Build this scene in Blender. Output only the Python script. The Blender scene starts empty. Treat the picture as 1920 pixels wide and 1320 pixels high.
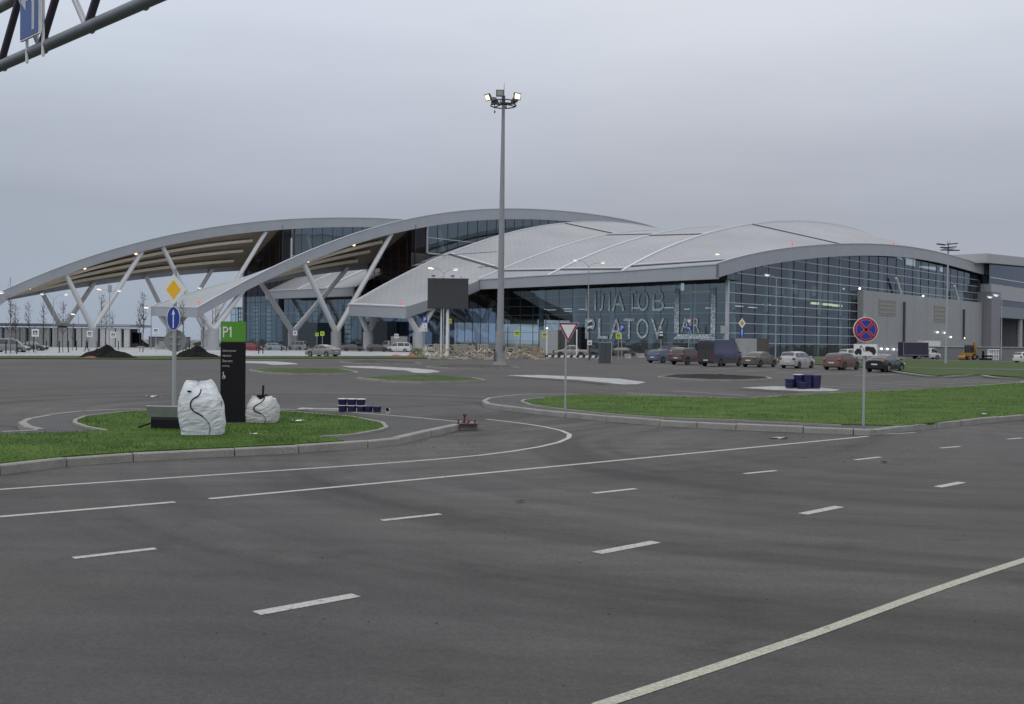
import bpy, bmesh, math, random
import numpy as np
from mathutils import Vector, Matrix
from mathutils import noise as mnoise
from mathutils.geometry import tessellate_polygon
random.seed(7)
rnd = random.uniform
S = bpy.context.scene
COL = S.collection
# ------------------------------------------------------------------ camera model of the place
FOC, CX, CY, HOR, ROLL, EYE = 1950., 960., 660., 642., 0.0105, 2.1
_p = math.atan((CY-HOR)/FOC)
_f = np.array([0, math.cos(_p), -math.sin(_p)]); _u = np.array([0, math.sin(_p), math.cos(_p)]); _r = np.array([1., 0, 0])
_R = _r*math.cos(ROLL)+_u*math.sin(ROLL); _U = _u*math.cos(ROLL)-_r*math.sin(ROLL)
EYEP = np.array([0, 0, EYE])
def ray(x, y): return _f+_R*(x-CX)/FOC-_U*(y-CY)/FOC
def G(x, y, z=0.):
    d = ray(x, y); return Vector(EYEP+d*((z-EYE)/d[2]))
def atY(x, y, Y):
    d = ray(x, y); return Vector(EYEP+d*(Y/d[1]))
def hgt(x, y, P): return atY(x, y, P[1])[2]
A_ = math.radians(42)
UX = Vector((math.sin(A_), math.cos(A_), 0)); VX = Vector((-math.cos(A_), math.sin(A_), 0))
K = atY(1362, 640, 180); K.z = 0
def L(s, t, z=0.): return K+VX*s+UX*t+Vector((0, 0, z))
def onS(x, y, s):
    d = Vector(ray(x, y)); e = Vector(EYEP); k = (K+VX*s-e).dot(VX)/d.dot(VX); q = e+d*k; return ((q-K).dot(UX), q.z)
def onT(x, y, t):
    d = Vector(ray(x, y)); e = Vector(EYEP); k = (K+UX*t-e).dot(UX)/d.dot(UX); q = e+d*k; return ((q-K).dot(VX), q.z)
ROT_U = math.atan2(UX.y, UX.x)       # angle of the building's long axis
ROT_S = math.atan2(-VX.y, -VX.x)     # local +X runs along -VX (left to right in front of the wall)
# ------------------------------------------------------------------ mesh builder
class MB:
    def __init__(s): s.v = []; s.f = []; s.mi = []; s.cur = 0
    def add(s, vs, fs):
        o = len(s.v); s.v += [tuple(v) for v in vs]
        for f in fs: s.f.append([i+o for i in f]); s.mi.append(s.cur)
        return s
    def box(s, c, d, rz=0., m=None):
        x, y, z = d[0]/2, d[1]/2, d[2]/2
        vs = [Vector((a*x, b*y, e*z)) for e in (-1, 1) for b in (-1, 1) for a in (-1, 1)]
        if m is not None: vs = [m @ v for v in vs]
        elif rz:
            q = Matrix.Rotation(rz, 3, 'Z'); vs = [q @ v for v in vs]
        vs = [v+Vector(c) for v in vs]
        return s.add(vs, [(0, 2, 3, 1), (4, 5, 7, 6), (0, 1, 5, 4), (2, 6, 7, 3), (0, 4, 6, 2), (1, 3, 7, 5)])
    def tube(s, a, b, r0, r1=None, n=10, cap=True):
        a, b = Vector(a), Vector(b); r1 = r0 if r1 is None else r1
        d = (b-a); d.normalize(); q = d.to_track_quat('Z', 'Y')
        R0 = [a+q @ Vector((r0*math.cos(2*math.pi*i/n), r0*math.sin(2*math.pi*i/n), 0)) for i in range(n)]
        R1 = [b+q @ Vector((r1*math.cos(2*math.pi*i/n), r1*math.sin(2*math.pi*i/n), 0)) for i in range(n)]
        fs = [(i, (i+1) % n, n+(i+1) % n, n+i) for i in range(n)]
        if cap: fs += [tuple(range(n))[::-1], tuple(range(n, 2*n))]
        return s.add(R0+R1, fs)
    def path(s, pts, r, n=8):
        for a, b in zip(pts[:-1], pts[1:]): s.tube(a, b, r, r, n)
        return s
    def loft(s, rings, closed=True, caps=True):
        n = len(rings[0]); o = [v for r in rings for v in r]; fs = []
        for i in range(len(rings)-1):
            for j in range(n if closed else n-1):
                k = (j+1) % n; fs.append((i*n+j, i*n+k, (i+1)*n+k, (i+1)*n+j))
        if caps and closed: fs += [tuple(range(n))[::-1], tuple(range((len(rings)-1)*n, len(rings)*n))]
        return s.add(o, fs)
    def ell(s, c, r, n=12, m=8, q=None):
        rings = []
        for i in range(m+1):
            th = math.pi*i/m
            ring = [Vector((r[0]*math.sin(th)*math.cos(2*math.pi*j/n), r[1]*math.sin(th)*math.sin(2*math.pi*j/n), -r[2]*math.cos(th))) for j in range(n)]
            if q is not None: ring = [q @ v for v in ring]
            rings.append([v+Vector(c) for v in ring])
        return s.loft(rings, True, False)
    def poly(s, pts, thick=0.):           # filled polygon (3D points, planar); thick extrudes down in z
        pts = [Vector(p) for p in pts]
        tr = tessellate_polygon([pts])
        # orient up
        s2 = []
        for t in tr:
            a, b, c = (pts[i] for i in t)
            s2.append(t if (b-a).cross(c-a).z > 0 else (t[0], t[2], t[1]))
        s.add(pts, s2)
        if thick:
            n = len(pts); lo = [p-Vector((0, 0, thick)) for p in pts]
            ar = sum(pts[i].x*pts[(i+1) % n].y-pts[(i+1) % n].x*pts[i].y for i in range(n))
            fs = [(i, n+i, n+(i+1) % n, (i+1) % n) if ar > 0 else (i, (i+1) % n, n+(i+1) % n, n+i) for i in range(n)]
            s.add(pts+lo, fs)
        return s
    def plate(s, pts, th, y0=0.):         # polygon in local XZ, facing -Y, thickness th behind
        p3 = [Vector((p[0], y0, p[1])) for p in pts]; n = len(p3)
        tr = tessellate_polygon([[Vector((p[0], p[1], 0)) for p in pts]])
        bk = [p+Vector((0, th, 0)) for p in p3]; fs = []
        for t in tr:
            a, b, c = (p3[i] for i in t)
            t2 = t if (b-a).cross(c-a).y < 0 else (t[0], t[2], t[1])
            fs.append(t2); fs.append(tuple(i+n for i in t2[::-1]))
        ar = sum(pts[i][0]*pts[(i+1) % n][1]-pts[(i+1) % n][0]*pts[i][1] for i in range(n))
        for i in range(n):
            k = (i+1) % n; fs.append((i, n+i, n+k, k) if ar > 0 else (i, k, n+k, n+i))
        return s.add(p3+bk, fs)
    def build(s, name, mats, parent=None, smooth=0., loc=None, rz=0.):
        me = bpy.data.meshes.new(name); me.from_pydata(s.v, [], s.f)
        if not isinstance(mats, (list, tuple)): mats = [mats]
        for m in mats: me.materials.append(m)
        if len(mats) > 1: me.polygons.foreach_set('material_index', s.mi)
        me.update()
        if smooth:
            me.shade_smooth(); me.set_sharp_from_angle(angle=math.radians(smooth))
        o = bpy.data.objects.new(name, me); COL.objects.link(o)
        if loc is not None: o.location = loc
        if rz: o.rotation_euler.z = rz
        if parent: o.parent = parent
        return o
def tag(o, label, cat, group=None, kind=None):
    if label: o['label'] = label
    if cat: o['category'] = cat
    if group: o['group'] = group
    if kind: o['kind'] = kind
    return o
def thing(name, label, cat, loc=(0, 0, 0), rz=0., group=None):
    o = bpy.data.objects.new(name, None); COL.objects.link(o); o.empty_display_size = .3
    o.location = loc; o.rotation_euler.z = rz
    return tag(o, label, cat, group)
def struct(name, mb, m, smooth=0.):
    o = mb.build(name, m, None, smooth); o['kind'] = 'structure'; return o
def copy_tree(o, parent=None):
    c = o.copy(); COL.objects.link(c)
    if parent: c.parent = parent
    for ch in list(o.children): copy_tree(ch, c)
    return c
def circ(cx, cz, r, n=28, rz=None): return [(cx+r*math.cos(2*math.pi*i/n), cz+(rz or r)*math.sin(2*math.pi*i/n)) for i in range(n)]
def ringplate(mb, cx, cz, r0, r1, th, y0, n=32):
    for i in range(n):
        a, b = 2*math.pi*i/n, 2*math.pi*(i+1)/n
        mb.plate([(cx+r0*math.cos(a), cz+r0*math.sin(a)), (cx+r1*math.cos(a), cz+r1*math.sin(a)), (cx+r1*math.cos(b), cz+r1*math.sin(b)), (cx+r0*math.cos(b), cz+r0*math.sin(b))], th, y0)
def text_faces(body, spacing=1.):
    c = bpy.data.curves.new('lettering', 'FONT'); c.body = body; c.resolution_u = 4; c.space_line = spacing
    o = bpy.data.objects.new('lettering', c); COL.objects.link(o)
    bpy.context.view_layer.update()
    me = bpy.data.meshes.new_from_object(o.evaluated_get(bpy.context.evaluated_depsgraph_get()))
    vs = [(v.co.x, v.co.y) for v in me.vertices]; fs = [tuple(p.vertices) for p in me.polygons]
    bpy.data.objects.remove(o); bpy.data.curves.remove(c); bpy.data.meshes.remove(me)
    x0, x1 = min(v[0] for v in vs), max(v[0] for v in vs); y0, y1 = min(v[1] for v in vs), max(v[1] for v in vs)
    return vs, fs, (x0, x1, y0, y1)
def add_text(mb, body, X0, X1, Z0, Z1, y=0., spacing=1.):
    vs, fs, (x0, x1, y0, y1) = text_faces(body, spacing)
    q = [Vector((X0+(a-x0)/(x1-x0)*(X1-X0), y, Z0+(b-y0)/(y1-y0)*(Z1-Z0))) for a, b in vs]
    return mb.add(q, fs)
# ------------------------------------------------------------------ materials
MATS = {}
def newmat(name):
    m = bpy.data.materials.new(name); m.use_nodes = True; nt = m.node_tree; nt.nodes.clear()
    out = nt.nodes.new('ShaderNodeOutputMaterial'); return m, nt, out
def nd(nt, t, **kw):
    n = nt.nodes.new(t)
    for k, v in kw.items():
        if k.startswith('i_'): n.inputs[int(k[2:]) if k[2:].isdigit() else k[2:]].default_value = v
        else: setattr(n, k, v)
    return n
def ramp(nt, src, stops):
    r = nd(nt, 'ShaderNodeValToRGB'); e = r.color_ramp.elements
    while len(e) < len(stops): e.new(.5)
    for el, (p, c) in zip(e, stops):
        el.position = p; el.color = (c, c, c, 1) if isinstance(c, (int, float)) else (*c, 1)
    nt.links.new(src, r.inputs[0]); return r.outputs[0]
def M(name, col, rough=.6, metal=0., var=.15, vs=3., bump=0., bs=30., spec=.5, coat=0., emit=None, es=1., dirt=0., dirtz=.75):
    if name in MATS: return MATS[name]
    m, nt, out = newmat(name); b = nd(nt, 'ShaderNodeBsdfPrincipled'); nt.links.new(b.outputs[0], out.inputs[0])
    b.inputs['Base Color'].default_value = (*col, 1); b.inputs['Roughness'].default_value = rough; b.inputs['Metallic'].default_value = metal
    b.inputs['Specular IOR Level'].default_value = spec; b.inputs['Coat Weight'].default_value = coat
    tc = nd(nt, 'ShaderNodeTexCoord')
    cur = None
    if var:
        n = nd(nt, 'ShaderNodeTexNoise'); n.inputs['Scale'].default_value = vs; n.inputs['Detail'].default_value = 6; n.inputs['Roughness'].default_value = .65
        nt.links.new(tc.outputs['Object'], n.inputs['Vector'])
        c = ramp(nt, n.outputs[0], [(.25, tuple(x*(1-var) for x in col)), (.75, tuple(min(1, x*(1+var)) for x in col))]); cur = c
    if dirt:
        sx = nd(nt, 'ShaderNodeSeparateXYZ'); nt.links.new(tc.outputs['Object'], sx.inputs[0])
        n2 = nd(nt, 'ShaderNodeTexNoise'); n2.inputs['Scale'].default_value = 2.5; n2.inputs['Detail'].default_value = 5; nt.links.new(tc.outputs['Object'], n2.inputs['Vector'])
        ma = nd(nt, 'ShaderNodeMath', operation='MULTIPLY_ADD'); nt.links.new(n2.outputs[0], ma.inputs[0]); ma.inputs[1].default_value = -.9; nt.links.new(sx.outputs[2], ma.inputs[2])
        mr = nd(nt, 'ShaderNodeMapRange'); nt.links.new(ma.outputs[0], mr.inputs[0]); mr.inputs[1].default_value = dirtz-.65; mr.inputs[2].default_value = dirtz; mr.inputs[3].default_value = dirt; mr.inputs[4].default_value = dirt*.15
        mx = nd(nt, 'ShaderNodeMix', data_type='RGBA'); nt.links.new(mr.outputs[0], mx.inputs[0])
        if cur: nt.links.new(cur, mx.inputs[6])
        else: mx.inputs[6].default_value = (*col, 1)
        mx.inputs[7].default_value = (.105, .092, .078, 1); cur = mx.outputs[2]
        rr = nd(nt, 'ShaderNodeMapRange'); nt.links.new(mr.outputs[0], rr.inputs[0]); rr.inputs[3].default_value = rough; rr.inputs[4].default_value = .8; nt.links.new(rr.outputs[0], b.inputs['Roughness'])
    if cur: nt.links.new(cur, b.inputs['Base Color'])
    if bump:
        n = nd(nt, 'ShaderNodeTexNoise'); n.inputs['Scale'].default_value = bs; n.inputs['Detail'].default_value = 5
        nt.links.new(tc.outputs['Object'], n.inputs['Vector'])
        bp = nd(nt, 'ShaderNodeBump'); bp.inputs['Strength'].default_value = bump; bp.inputs['Distance'].default_value = .02
        nt.links.new(n.outputs[0], bp.inputs['Height']); nt.links.new(bp.outputs[0], b.inputs['Normal'])
    if emit:
        b.inputs['Emission Color'].default_value = (*emit, 1); b.inputs['Emission Strength'].default_value = es
    MATS[name] = m; return m
def paint(name, col, dirt=.5, rough=.3): return M('paint_'+name, col, max(rough, .32) if dirt > .2 else rough, 0., .06, 2., coat=.22 if dirt > .2 else .35, dirt=dirt, spec=.5)
def glassmat(name, tint, refl=.1, gcol=(.9, .95, 1.), rough=.02, ior=1.5):
    if name in MATS: return MATS[name]
    m, nt, out = newmat(name)
    t = nd(nt, 'ShaderNodeBsdfTransparent'); t.inputs[0].default_value = (*tint, 1)
    g = nd(nt, 'ShaderNodeBsdfGlossy'); g.inputs[0].default_value = (*gcol, 1); g.inputs['Roughness'].default_value = rough
    ge = nd(nt, 'ShaderNodeNewGeometry'); dt = nd(nt, 'ShaderNodeVectorMath', operation='DOT_PRODUCT'); nt.links.new(ge.outputs['Incoming'], dt.inputs[0]); nt.links.new(ge.outputs['Normal'], dt.inputs[1])
    ab = nd(nt, 'ShaderNodeMath', operation='ABSOLUTE'); nt.links.new(dt.outputs['Value'], ab.inputs[0]); om = nd(nt, 'ShaderNodeMath', operation='SUBTRACT', use_clamp=True); om.inputs[0].default_value = 1; nt.links.new(ab.outputs[0], om.inputs[1])
    pw = nd(nt, 'ShaderNodeMath', operation='POWER'); pw.inputs[1].default_value = 5; nt.links.new(om.outputs[0], pw.inputs[0])
    ad = nd(nt, 'ShaderNodeMath', operation='MULTIPLY_ADD', use_clamp=True); ad.inputs[1].default_value = .95; ad.inputs[2].default_value = refl; nt.links.new(pw.outputs[0], ad.inputs[0])
    tc = nd(nt, 'ShaderNodeTexCoord'); n = nd(nt, 'ShaderNodeTexNoise'); n.inputs['Scale'].default_value = .25; nt.links.new(tc.outputs['Object'], n.inputs['Vector'])
    bp = nd(nt, 'ShaderNodeBump'); bp.inputs['Strength'].default_value = .06; bp.inputs['Distance'].default_value = .3; nt.links.new(n.outputs[0], bp.inputs['Height']); nt.links.new(bp.outputs[0], g.inputs['Normal'])
    mx = nd(nt, 'ShaderNodeMixShader'); nt.links.new(ad.outputs[0], mx.inputs[0]); nt.links.new(t.outputs[0], mx.inputs[1]); nt.links.new(g.outputs[0], mx.inputs[2])
    nt.links.new(mx.outputs[0], out.inputs[0]); MATS[name] = m; return m
steel = M('galvanised steel', (.36, .38, .40), .5, .3, .12, 4.)
greypost = M('grey painted post', (.30, .31, .33), .55, 0, .12, 3.)
whitepaint = M('white paint', (.72, .73, .74), .5, 0, .06, 3.)
dark = M('dark rubber', (.018, .018, .02), .8, 0, .2, 5.)
blackm = M('black panel', (.007, .006, .008), .55, 0, .1, 3., spec=.25)
concrete = M('concrete', (.30, .295, .28), .85, 0, .22, 2.2, .3, 40)
signwhite = M('sign white', (.72, .72, .72), .45, 0, .04, 3.)
signblue = M('sign blue', (.012, .045, .30), .45, 0, .05, 3.)
signred = M('sign red', (.36, .012, .03), .45, 0, .05, 3.)
signyellow = M('sign amber', (.85, .47, .015), .45, 0, .05, 3.)
signlime = M('sign lime', (.52, .70, .03), .5, 0, .05, 3.)
signblack = M('sign black', (.015, .015, .015), .5, 0, 0)
lampmat = M('lit lamp', (1, .95, .85), .4, 0, 0, emit=(1, .76, .44), es=2.0)
lampcool = M('lit cool lamp', (1, 1, 1), .4, 0, 0, emit=(.95, .97, 1), es=2.2)
lampdim = M('dim lamp', (.8, .8, .8), .3, 0, 0, emit=(1, .97, .9), es=1.2)
redlamp = M('red marker lamp', (.6, .03, .04), .4, 0, 0, emit=(1, .10, .12), es=.6)
# ------------------------------------------------------------------ camera, sky, sun
cd = bpy.data.cameras.new('camera'); cam = bpy.data.objects.new('camera', cd); COL.objects.link(cam); S.camera = cam
cd.sensor_width = 36; cd.lens = FOC/1920*36; cd.clip_end = 8000; cd.clip_start = .1
_B = -_f
cam.matrix_world = Matrix(((_R[0], _U[0], _B[0], 0), (_R[1], _U[1], _B[1], 0), (_R[2], _U[2], _B[2], EYE), (0, 0, 0, 1)))
SUN_EL, SUN_AZ = 52., 215.
W = bpy.data.worlds.new('World'); S.world = W; W.use_nodes = True; nt = W.node_tree; nt.nodes.clear()
wo = nd(nt, 'ShaderNodeOutputWorld'); bg = nd(nt, 'ShaderNodeBackground'); nt.links.new(bg.outputs[0], wo.inputs[0])
sky = nd(nt, 'ShaderNodeTexSky', sky_type='NISHITA', sun_disc=False); sky.sun_elevation = math.radians(SUN_EL); sky.sun_rotation = math.radians(SUN_AZ)
sky.air_density = 1.; sky.dust_density = 3.
tc = nd(nt, 'ShaderNodeTexCoord'); sx = nd(nt, 'ShaderNodeSeparateXYZ'); nt.links.new(tc.outputs['Generated'], sx.inputs[0])
mp = nd(nt, 'ShaderNodeMapping'); mp.inputs['Scale'].default_value = (1.6, 1.6, 7.); nt.links.new(tc.outputs['Generated'], mp.inputs[0])
nz = nd(nt, 'ShaderNodeTexNoise'); nz.inputs['Scale'].default_value = 2.2; nz.inputs['Detail'].default_value = 4; nz.inputs['Roughness'].default_value = .45; nt.links.new(mp.outputs[0], nz.inputs['Vector'])
off = nd(nt, 'ShaderNodeMath', operation='MULTIPLY_ADD'); off.inputs[1].default_value = .07; off.inputs[2].default_value = -.035; nt.links.new(nz.outputs[0], off.inputs[0])
el = nd(nt, 'ShaderNodeMath', operation='ADD'); nt.links.new(sx.outputs[2], el.inputs[0]); nt.links.new(off.outputs[0], el.inputs[1])
# overcast deck by elevation: hazy blue horizon, a greyer band of thick cloud, brighter towards the zenith (factor of 7 taken out below)
cloud = ramp(nt, el.outputs[0], [(0., (.375, .435, .54)), (.06, (.385, .43, .515)), (.12, (.39, .42, .495)), (.19, (.51, .545, .63)), (.28, (.67, .715, .81)), (.55, (.98, 1.02, 1.1)), (1., (1.3, 1.32, 1.36))])
nz2 = nd(nt, 'ShaderNodeTexNoise'); nz2.inputs['Scale'].default_value = 1.3; nz2.inputs['Detail'].default_value = 5; nz2.inputs['Roughness'].default_value = .5; nt.links.new(mp.outputs[0], nz2.inputs['Vector'])
var_ = ramp(nt, nz2.outputs[0], [(.3, .965), (.7, 1.03)])
mv = nd(nt, 'ShaderNodeMix', data_type='RGBA', blend_type='MULTIPLY'); mv.inputs[0].default_value = 1; side = ramp(nt, sx.outputs[0], [(0., (.95, .985, 1.0)), (.44, (.98, .99, .985)), (.56, (1.03, 1.01, .97)), (1., (1., 1., .99))])
mr_ = nd(nt, 'ShaderNodeMapRange'); mr_.inputs[1].default_value = -1; mr_.inputs[2].default_value = 1; nt.links.new(sx.outputs[0], mr_.inputs[0]); nt.links.new(mr_.outputs[0], side.node.inputs[0])
ms = nd(nt, 'ShaderNodeMix', data_type='RGBA', blend_type='MULTIPLY'); ms.inputs[0].default_value = 1; nt.links.new(cloud, ms.inputs[6]); nt.links.new(side, ms.inputs[7]); cloud = ms.outputs[2]
nt.links.new(cloud, mv.inputs[6]); nt.links.new(var_, mv.inputs[7])
sc10 = nd(nt, 'ShaderNodeVectorMath', operation='SCALE'); sc10.inputs['Scale'].default_value = 10.; nt.links.new(mv.outputs[2], sc10.inputs[0])
mxs = nd(nt, 'ShaderNodeMix', data_type='RGBA'); mxs.inputs[0].default_value = .92; nt.links.new(sky.outputs[0], mxs.inputs[6]); nt.links.new(sc10.outputs[0], mxs.inputs[7])
nt.links.new(mxs.outputs[2], bg.inputs[0]); bg.inputs[1].default_value = .1
sd = bpy.data.lights.new('sun', 'SUN'); sd.energy = .6; sd.angle = math.radians(40); sd.color = (1, .97, .93)
so = bpy.data.objects.new('sun', sd); COL.objects.link(so)
_az = math.radians(SUN_AZ); _e = math.radians(SUN_EL)
so.rotation_euler = Vector((-math.sin(_az)*math.cos(_e), -math.cos(_az)*math.cos(_e), -math.sin(_e))).to_track_quat('-Z', 'Y').to_euler()
S.view_settings.view_transform = 'Standard'; S.view_settings.look = 'None'; S.view_settings.exposure = 0; S.view_settings.gamma = 1
S.cycles.max_bounces = 8; S.cycles.transparent_max_bounces = 16
# ------------------------------------------------------------------ ground materials
def asphalt_mat(name, base, tracks=True):
    m, nt, out = newmat(name); b = nd(nt, 'ShaderNodeBsdfPrincipled'); nt.links.new(b.outputs[0], out.inputs[0])
    tc = nd(nt, 'ShaderNodeTexCoord'); P = tc.outputs['Object']
    def noise(vec, sc, det=5, ro=.6):
        n = nd(nt, 'ShaderNodeTexNoise'); n.inputs['Scale'].default_value = sc; n.inputs['Detail'].default_value = det; n.inputs['Roughness'].default_value = ro
        nt.links.new(vec, n.inputs['Vector']); return n.outputs[0]
    def mul(a, b2):
        x = nd(nt, 'ShaderNodeMix', data_type='RGBA', blend_type='MULTIPLY'); x.inputs[0].default_value = 1
        nt.links.new(a, x.inputs[6]); nt.links.new(b2, x.inputs[7]); return x.outputs[2]
    c = ramp(nt, noise(P, .12), [(.3, tuple(x*.78 for x in base)), (.7, tuple(x*1.2 for x in base))])
    c = mul(c, ramp(nt, noise(P, 55., 3, .7), [(.3, .72), (.52, 1.), (.72, 1.4)]))
    c = mul(c, ramp(nt, noise(P, 1.1, 6, .7), [(.3, .88), (.7, 1.1)])); c = mul(c, ramp(nt, noise(P, 21., 3, .7), [(.3, .80), (.7, 1.22)]))
    c = mul(c, ramp(nt, noise(P, 9., 6, .8), [(.25, .85), (.45, 1.), (.8, 1.12)]))
    if tracks:
        mpn = nd(nt, 'ShaderNodeMapping'); mpn.inputs['Rotation'].default_value = (0, 0, -math.radians(41.5)); mpn.inputs['Scale'].default_value = (.06, 2.6, 1); nt.links.new(P, mpn.inputs[0])
        c = mul(c, ramp(nt, noise(mpn.outputs[0], 1.1, 4, .6), [(.3, .88), (.5, 1.), (.7, 1.09)]))
        # tyre scrub arcs swinging round the island corners
        for (cx, cy, dx, dy, r0, r1, w0, w1, frq) in ((1641, 812, 0., -4., 3., 21., .60, 1.24, .9), (880, 800, -5., 6., 6., 22., .66, 1.22, .9)):
            ctr = G(cx, cy)
            sb = nd(nt, 'ShaderNodeVectorMath', operation='SUBTRACT'); nt.links.new(P, sb.inputs[0]); sb.inputs[1].default_value = (ctr.x+dx, ctr.y+dy, 0)
            ln = nd(nt, 'ShaderNodeVectorMath', operation='LENGTH'); nt.links.new(sb.outputs[0], ln.inputs[0])
            cm = nd(nt, 'ShaderNodeCombineXYZ'); nt.links.new(ln.outputs['Value'], cm.inputs[0])
            sc = nd(nt, 'ShaderNodeVectorMath', operation='SCALE'); sc.inputs['Scale'].default_value = .09; nt.links.new(P, sc.inputs[0])
            ad = nd(nt, 'ShaderNodeVectorMath', operation='ADD'); nt.links.new(cm.outputs[0], ad.inputs[0]); nt.links.new(sc.outputs[0], ad.inputs[1])
            arc = ramp(nt, noise(ad.outputs[0], frq, 4, .6), [(.36, w0), (.5, 1.), (.64, w1)])
            fall = nd(nt, 'ShaderNodeMapRange', interpolation_type='SMOOTHSTEP'); nt.links.new(ln.outputs['Value'], fall.inputs[0]); fall.inputs[1].default_value = r1; fall.inputs[2].default_value = r1*.62; fall.inputs[3].default_value = 0; fall.inputs[4].default_value = 1
            inn = nd(nt, 'ShaderNodeMapRange', interpolation_type='SMOOTHSTEP'); nt.links.new(ln.outputs['Value'], inn.inputs[0]); inn.inputs[1].default_value = 3.5; inn.inputs[2].default_value = 6.5; fm = nd(nt, 'ShaderNodeMath', operation='MULTIPLY'); nt.links.new(fall.outputs[0], fm.inputs[0]); nt.links.new(inn.outputs[0], fm.inputs[1]); fall = fm
            x = nd(nt, 'ShaderNodeMix', data_type='RGBA', blend_type='MULTIPLY'); nt.links.new(fall.outputs[0], x.inputs[0]); nt.links.new(c, x.inputs[6]); nt.links.new(arc, x.inputs[7]); c = x.outputs[2]
        # old patches, damp and oil spots
        c = mul(c, ramp(nt, noise(P, .45, 7, .75), [(.36, .74), (.46, 1.), (.60, 1.), (.70, 1.18)]))
        vo = nd(nt, 'ShaderNodeTexVoronoi'); vo.inputs['Scale'].default_value = .55; vo.inputs['Randomness'].default_value = 1.; nt.links.new(P, vo.inputs['Vector'])
        c = mul(c, ramp(nt, vo.outputs['Distance'], [(.02, .72), (.10, 1.)]))
        wx = nd(nt, 'ShaderNodeMix', data_type='RGBA', blend_type='MULTIPLY'); wx.inputs[0].default_value = 1; nt.links.new(c, wx.inputs[6]); nt.links.new(ramp(nt, noise(P, .07, 3), [(.35, (.97, 1., 1.05)), (.65, (1.05, 1., .95))]), wx.inputs[7]); c = wx.outputs[2]
    nt.links.new(c, b.inputs['Base Color'])
    b.inputs['Roughness'].default_value = .78; b.inputs['Specular IOR Level'].default_value = .35
    bp = nd(nt, 'ShaderNodeBump'); bp.inputs['Strength'].default_value = .5; bp.inputs['Distance'].default_value = .008
    nt.links.new(noise(P, 70, 4, .7), bp.inputs['Height']); nt.links.new(bp.outputs[0], b.inputs['Normal'])
    MATS[name] = m; return m
asphalt = asphalt_mat('asphalt', (.0605, .056, .0535))
pathm = asphalt_mat('path asphalt', (.064, .061, .062), False)
def soil_mix(name, c1, c2, sc=.5, bump=.8, bs=12., thr=(.4, .6)):
    m, nt, out = newmat(name); b = nd(nt, 'ShaderNodeBsdfPrincipled'); nt.links.new(b.outputs[0], out.inputs[0])
    tc = nd(nt, 'ShaderNodeTexCoord')
    n = nd(nt, 'ShaderNodeTexNoise'); n.inputs['Scale'].default_value = sc; n.inputs['Detail'].default_value = 8; n.inputs['Roughness'].default_value = .7; nt.links.new(tc.outputs['Object'], n.inputs['Vector'])
    c = ramp(nt, n.outputs[0], [(thr[0], c1), (thr[1], c2)])
    n2 = nd(nt, 'ShaderNodeTexNoise'); n2.inputs['Scale'].default_value = bs; n2.inputs['Detail'].default_value = 5; nt.links.new(tc.outputs['Object'], n2.inputs['Vector'])
    x = nd(nt, 'ShaderNodeMix', data_type='RGBA', blend_type='MULTIPLY'); x.inputs[0].default_value = 1; nt.links.new(c, x.inputs[6]); nt.links.new(ramp(nt, n2.outputs[0], [(.3, .72), (.7, 1.25)]), x.inputs[7])
    nt.links.new(x.outputs[2], b.inputs['Base Color']); b.inputs['Roughness'].default_value = .9; b.inputs['Specular IOR Level'].default_value = .2
    bp = nd(nt, 'ShaderNodeBump'); bp.inputs['Strength'].default_value = bump; bp.inputs['Distance'].default_value = .05; nt.links.new(n2.outputs[0], bp.inputs['Height']); nt.links.new(bp.outputs[0], b.inputs['Normal'])
    MATS[name] = m; return m
lawnm = soil_mix('lawn', (.034, .076, .010), (.072, .120, .018), .8, .8, 14.)
lawnfar = soil_mix('far lawn', (.036, .064, .014), (.052, .082, .018), .2, .5, 4.)
soil = soil_mix('black soil', (.006, .006, .007), (.014, .013, .013), 1.2, 1., 5.)
dirtm = soil_mix('dirt', (.045, .04, .035), (.085, .078, .07), .8, .6, 8.)
fieldm = soil_mix('field', (.10, .105, .085), (.15, .145, .115), .02, .2, .5)
snowm = soil_mix('pale pavement', (.27, .28, .295), (.40, .41, .425), .15, .1, 2.)
markm = soil_mix('road paint', (.14, .138, .13), (.39, .39, .37), 9., .2, 40., (.30, .44))
kerbm = soil_mix('kerb concrete', (.235, .23, .21), (.32, .315, .295), 1.6, .4, 60., (.3, .7))
slabm = soil_mix('white slab', (.26, .265, .265), (.42, .425, .425), 1.2, .2, 6.)
bladem = M('grass blade', (.066, .132, .018), .65, 0, .5, .5, spec=.25)
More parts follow.
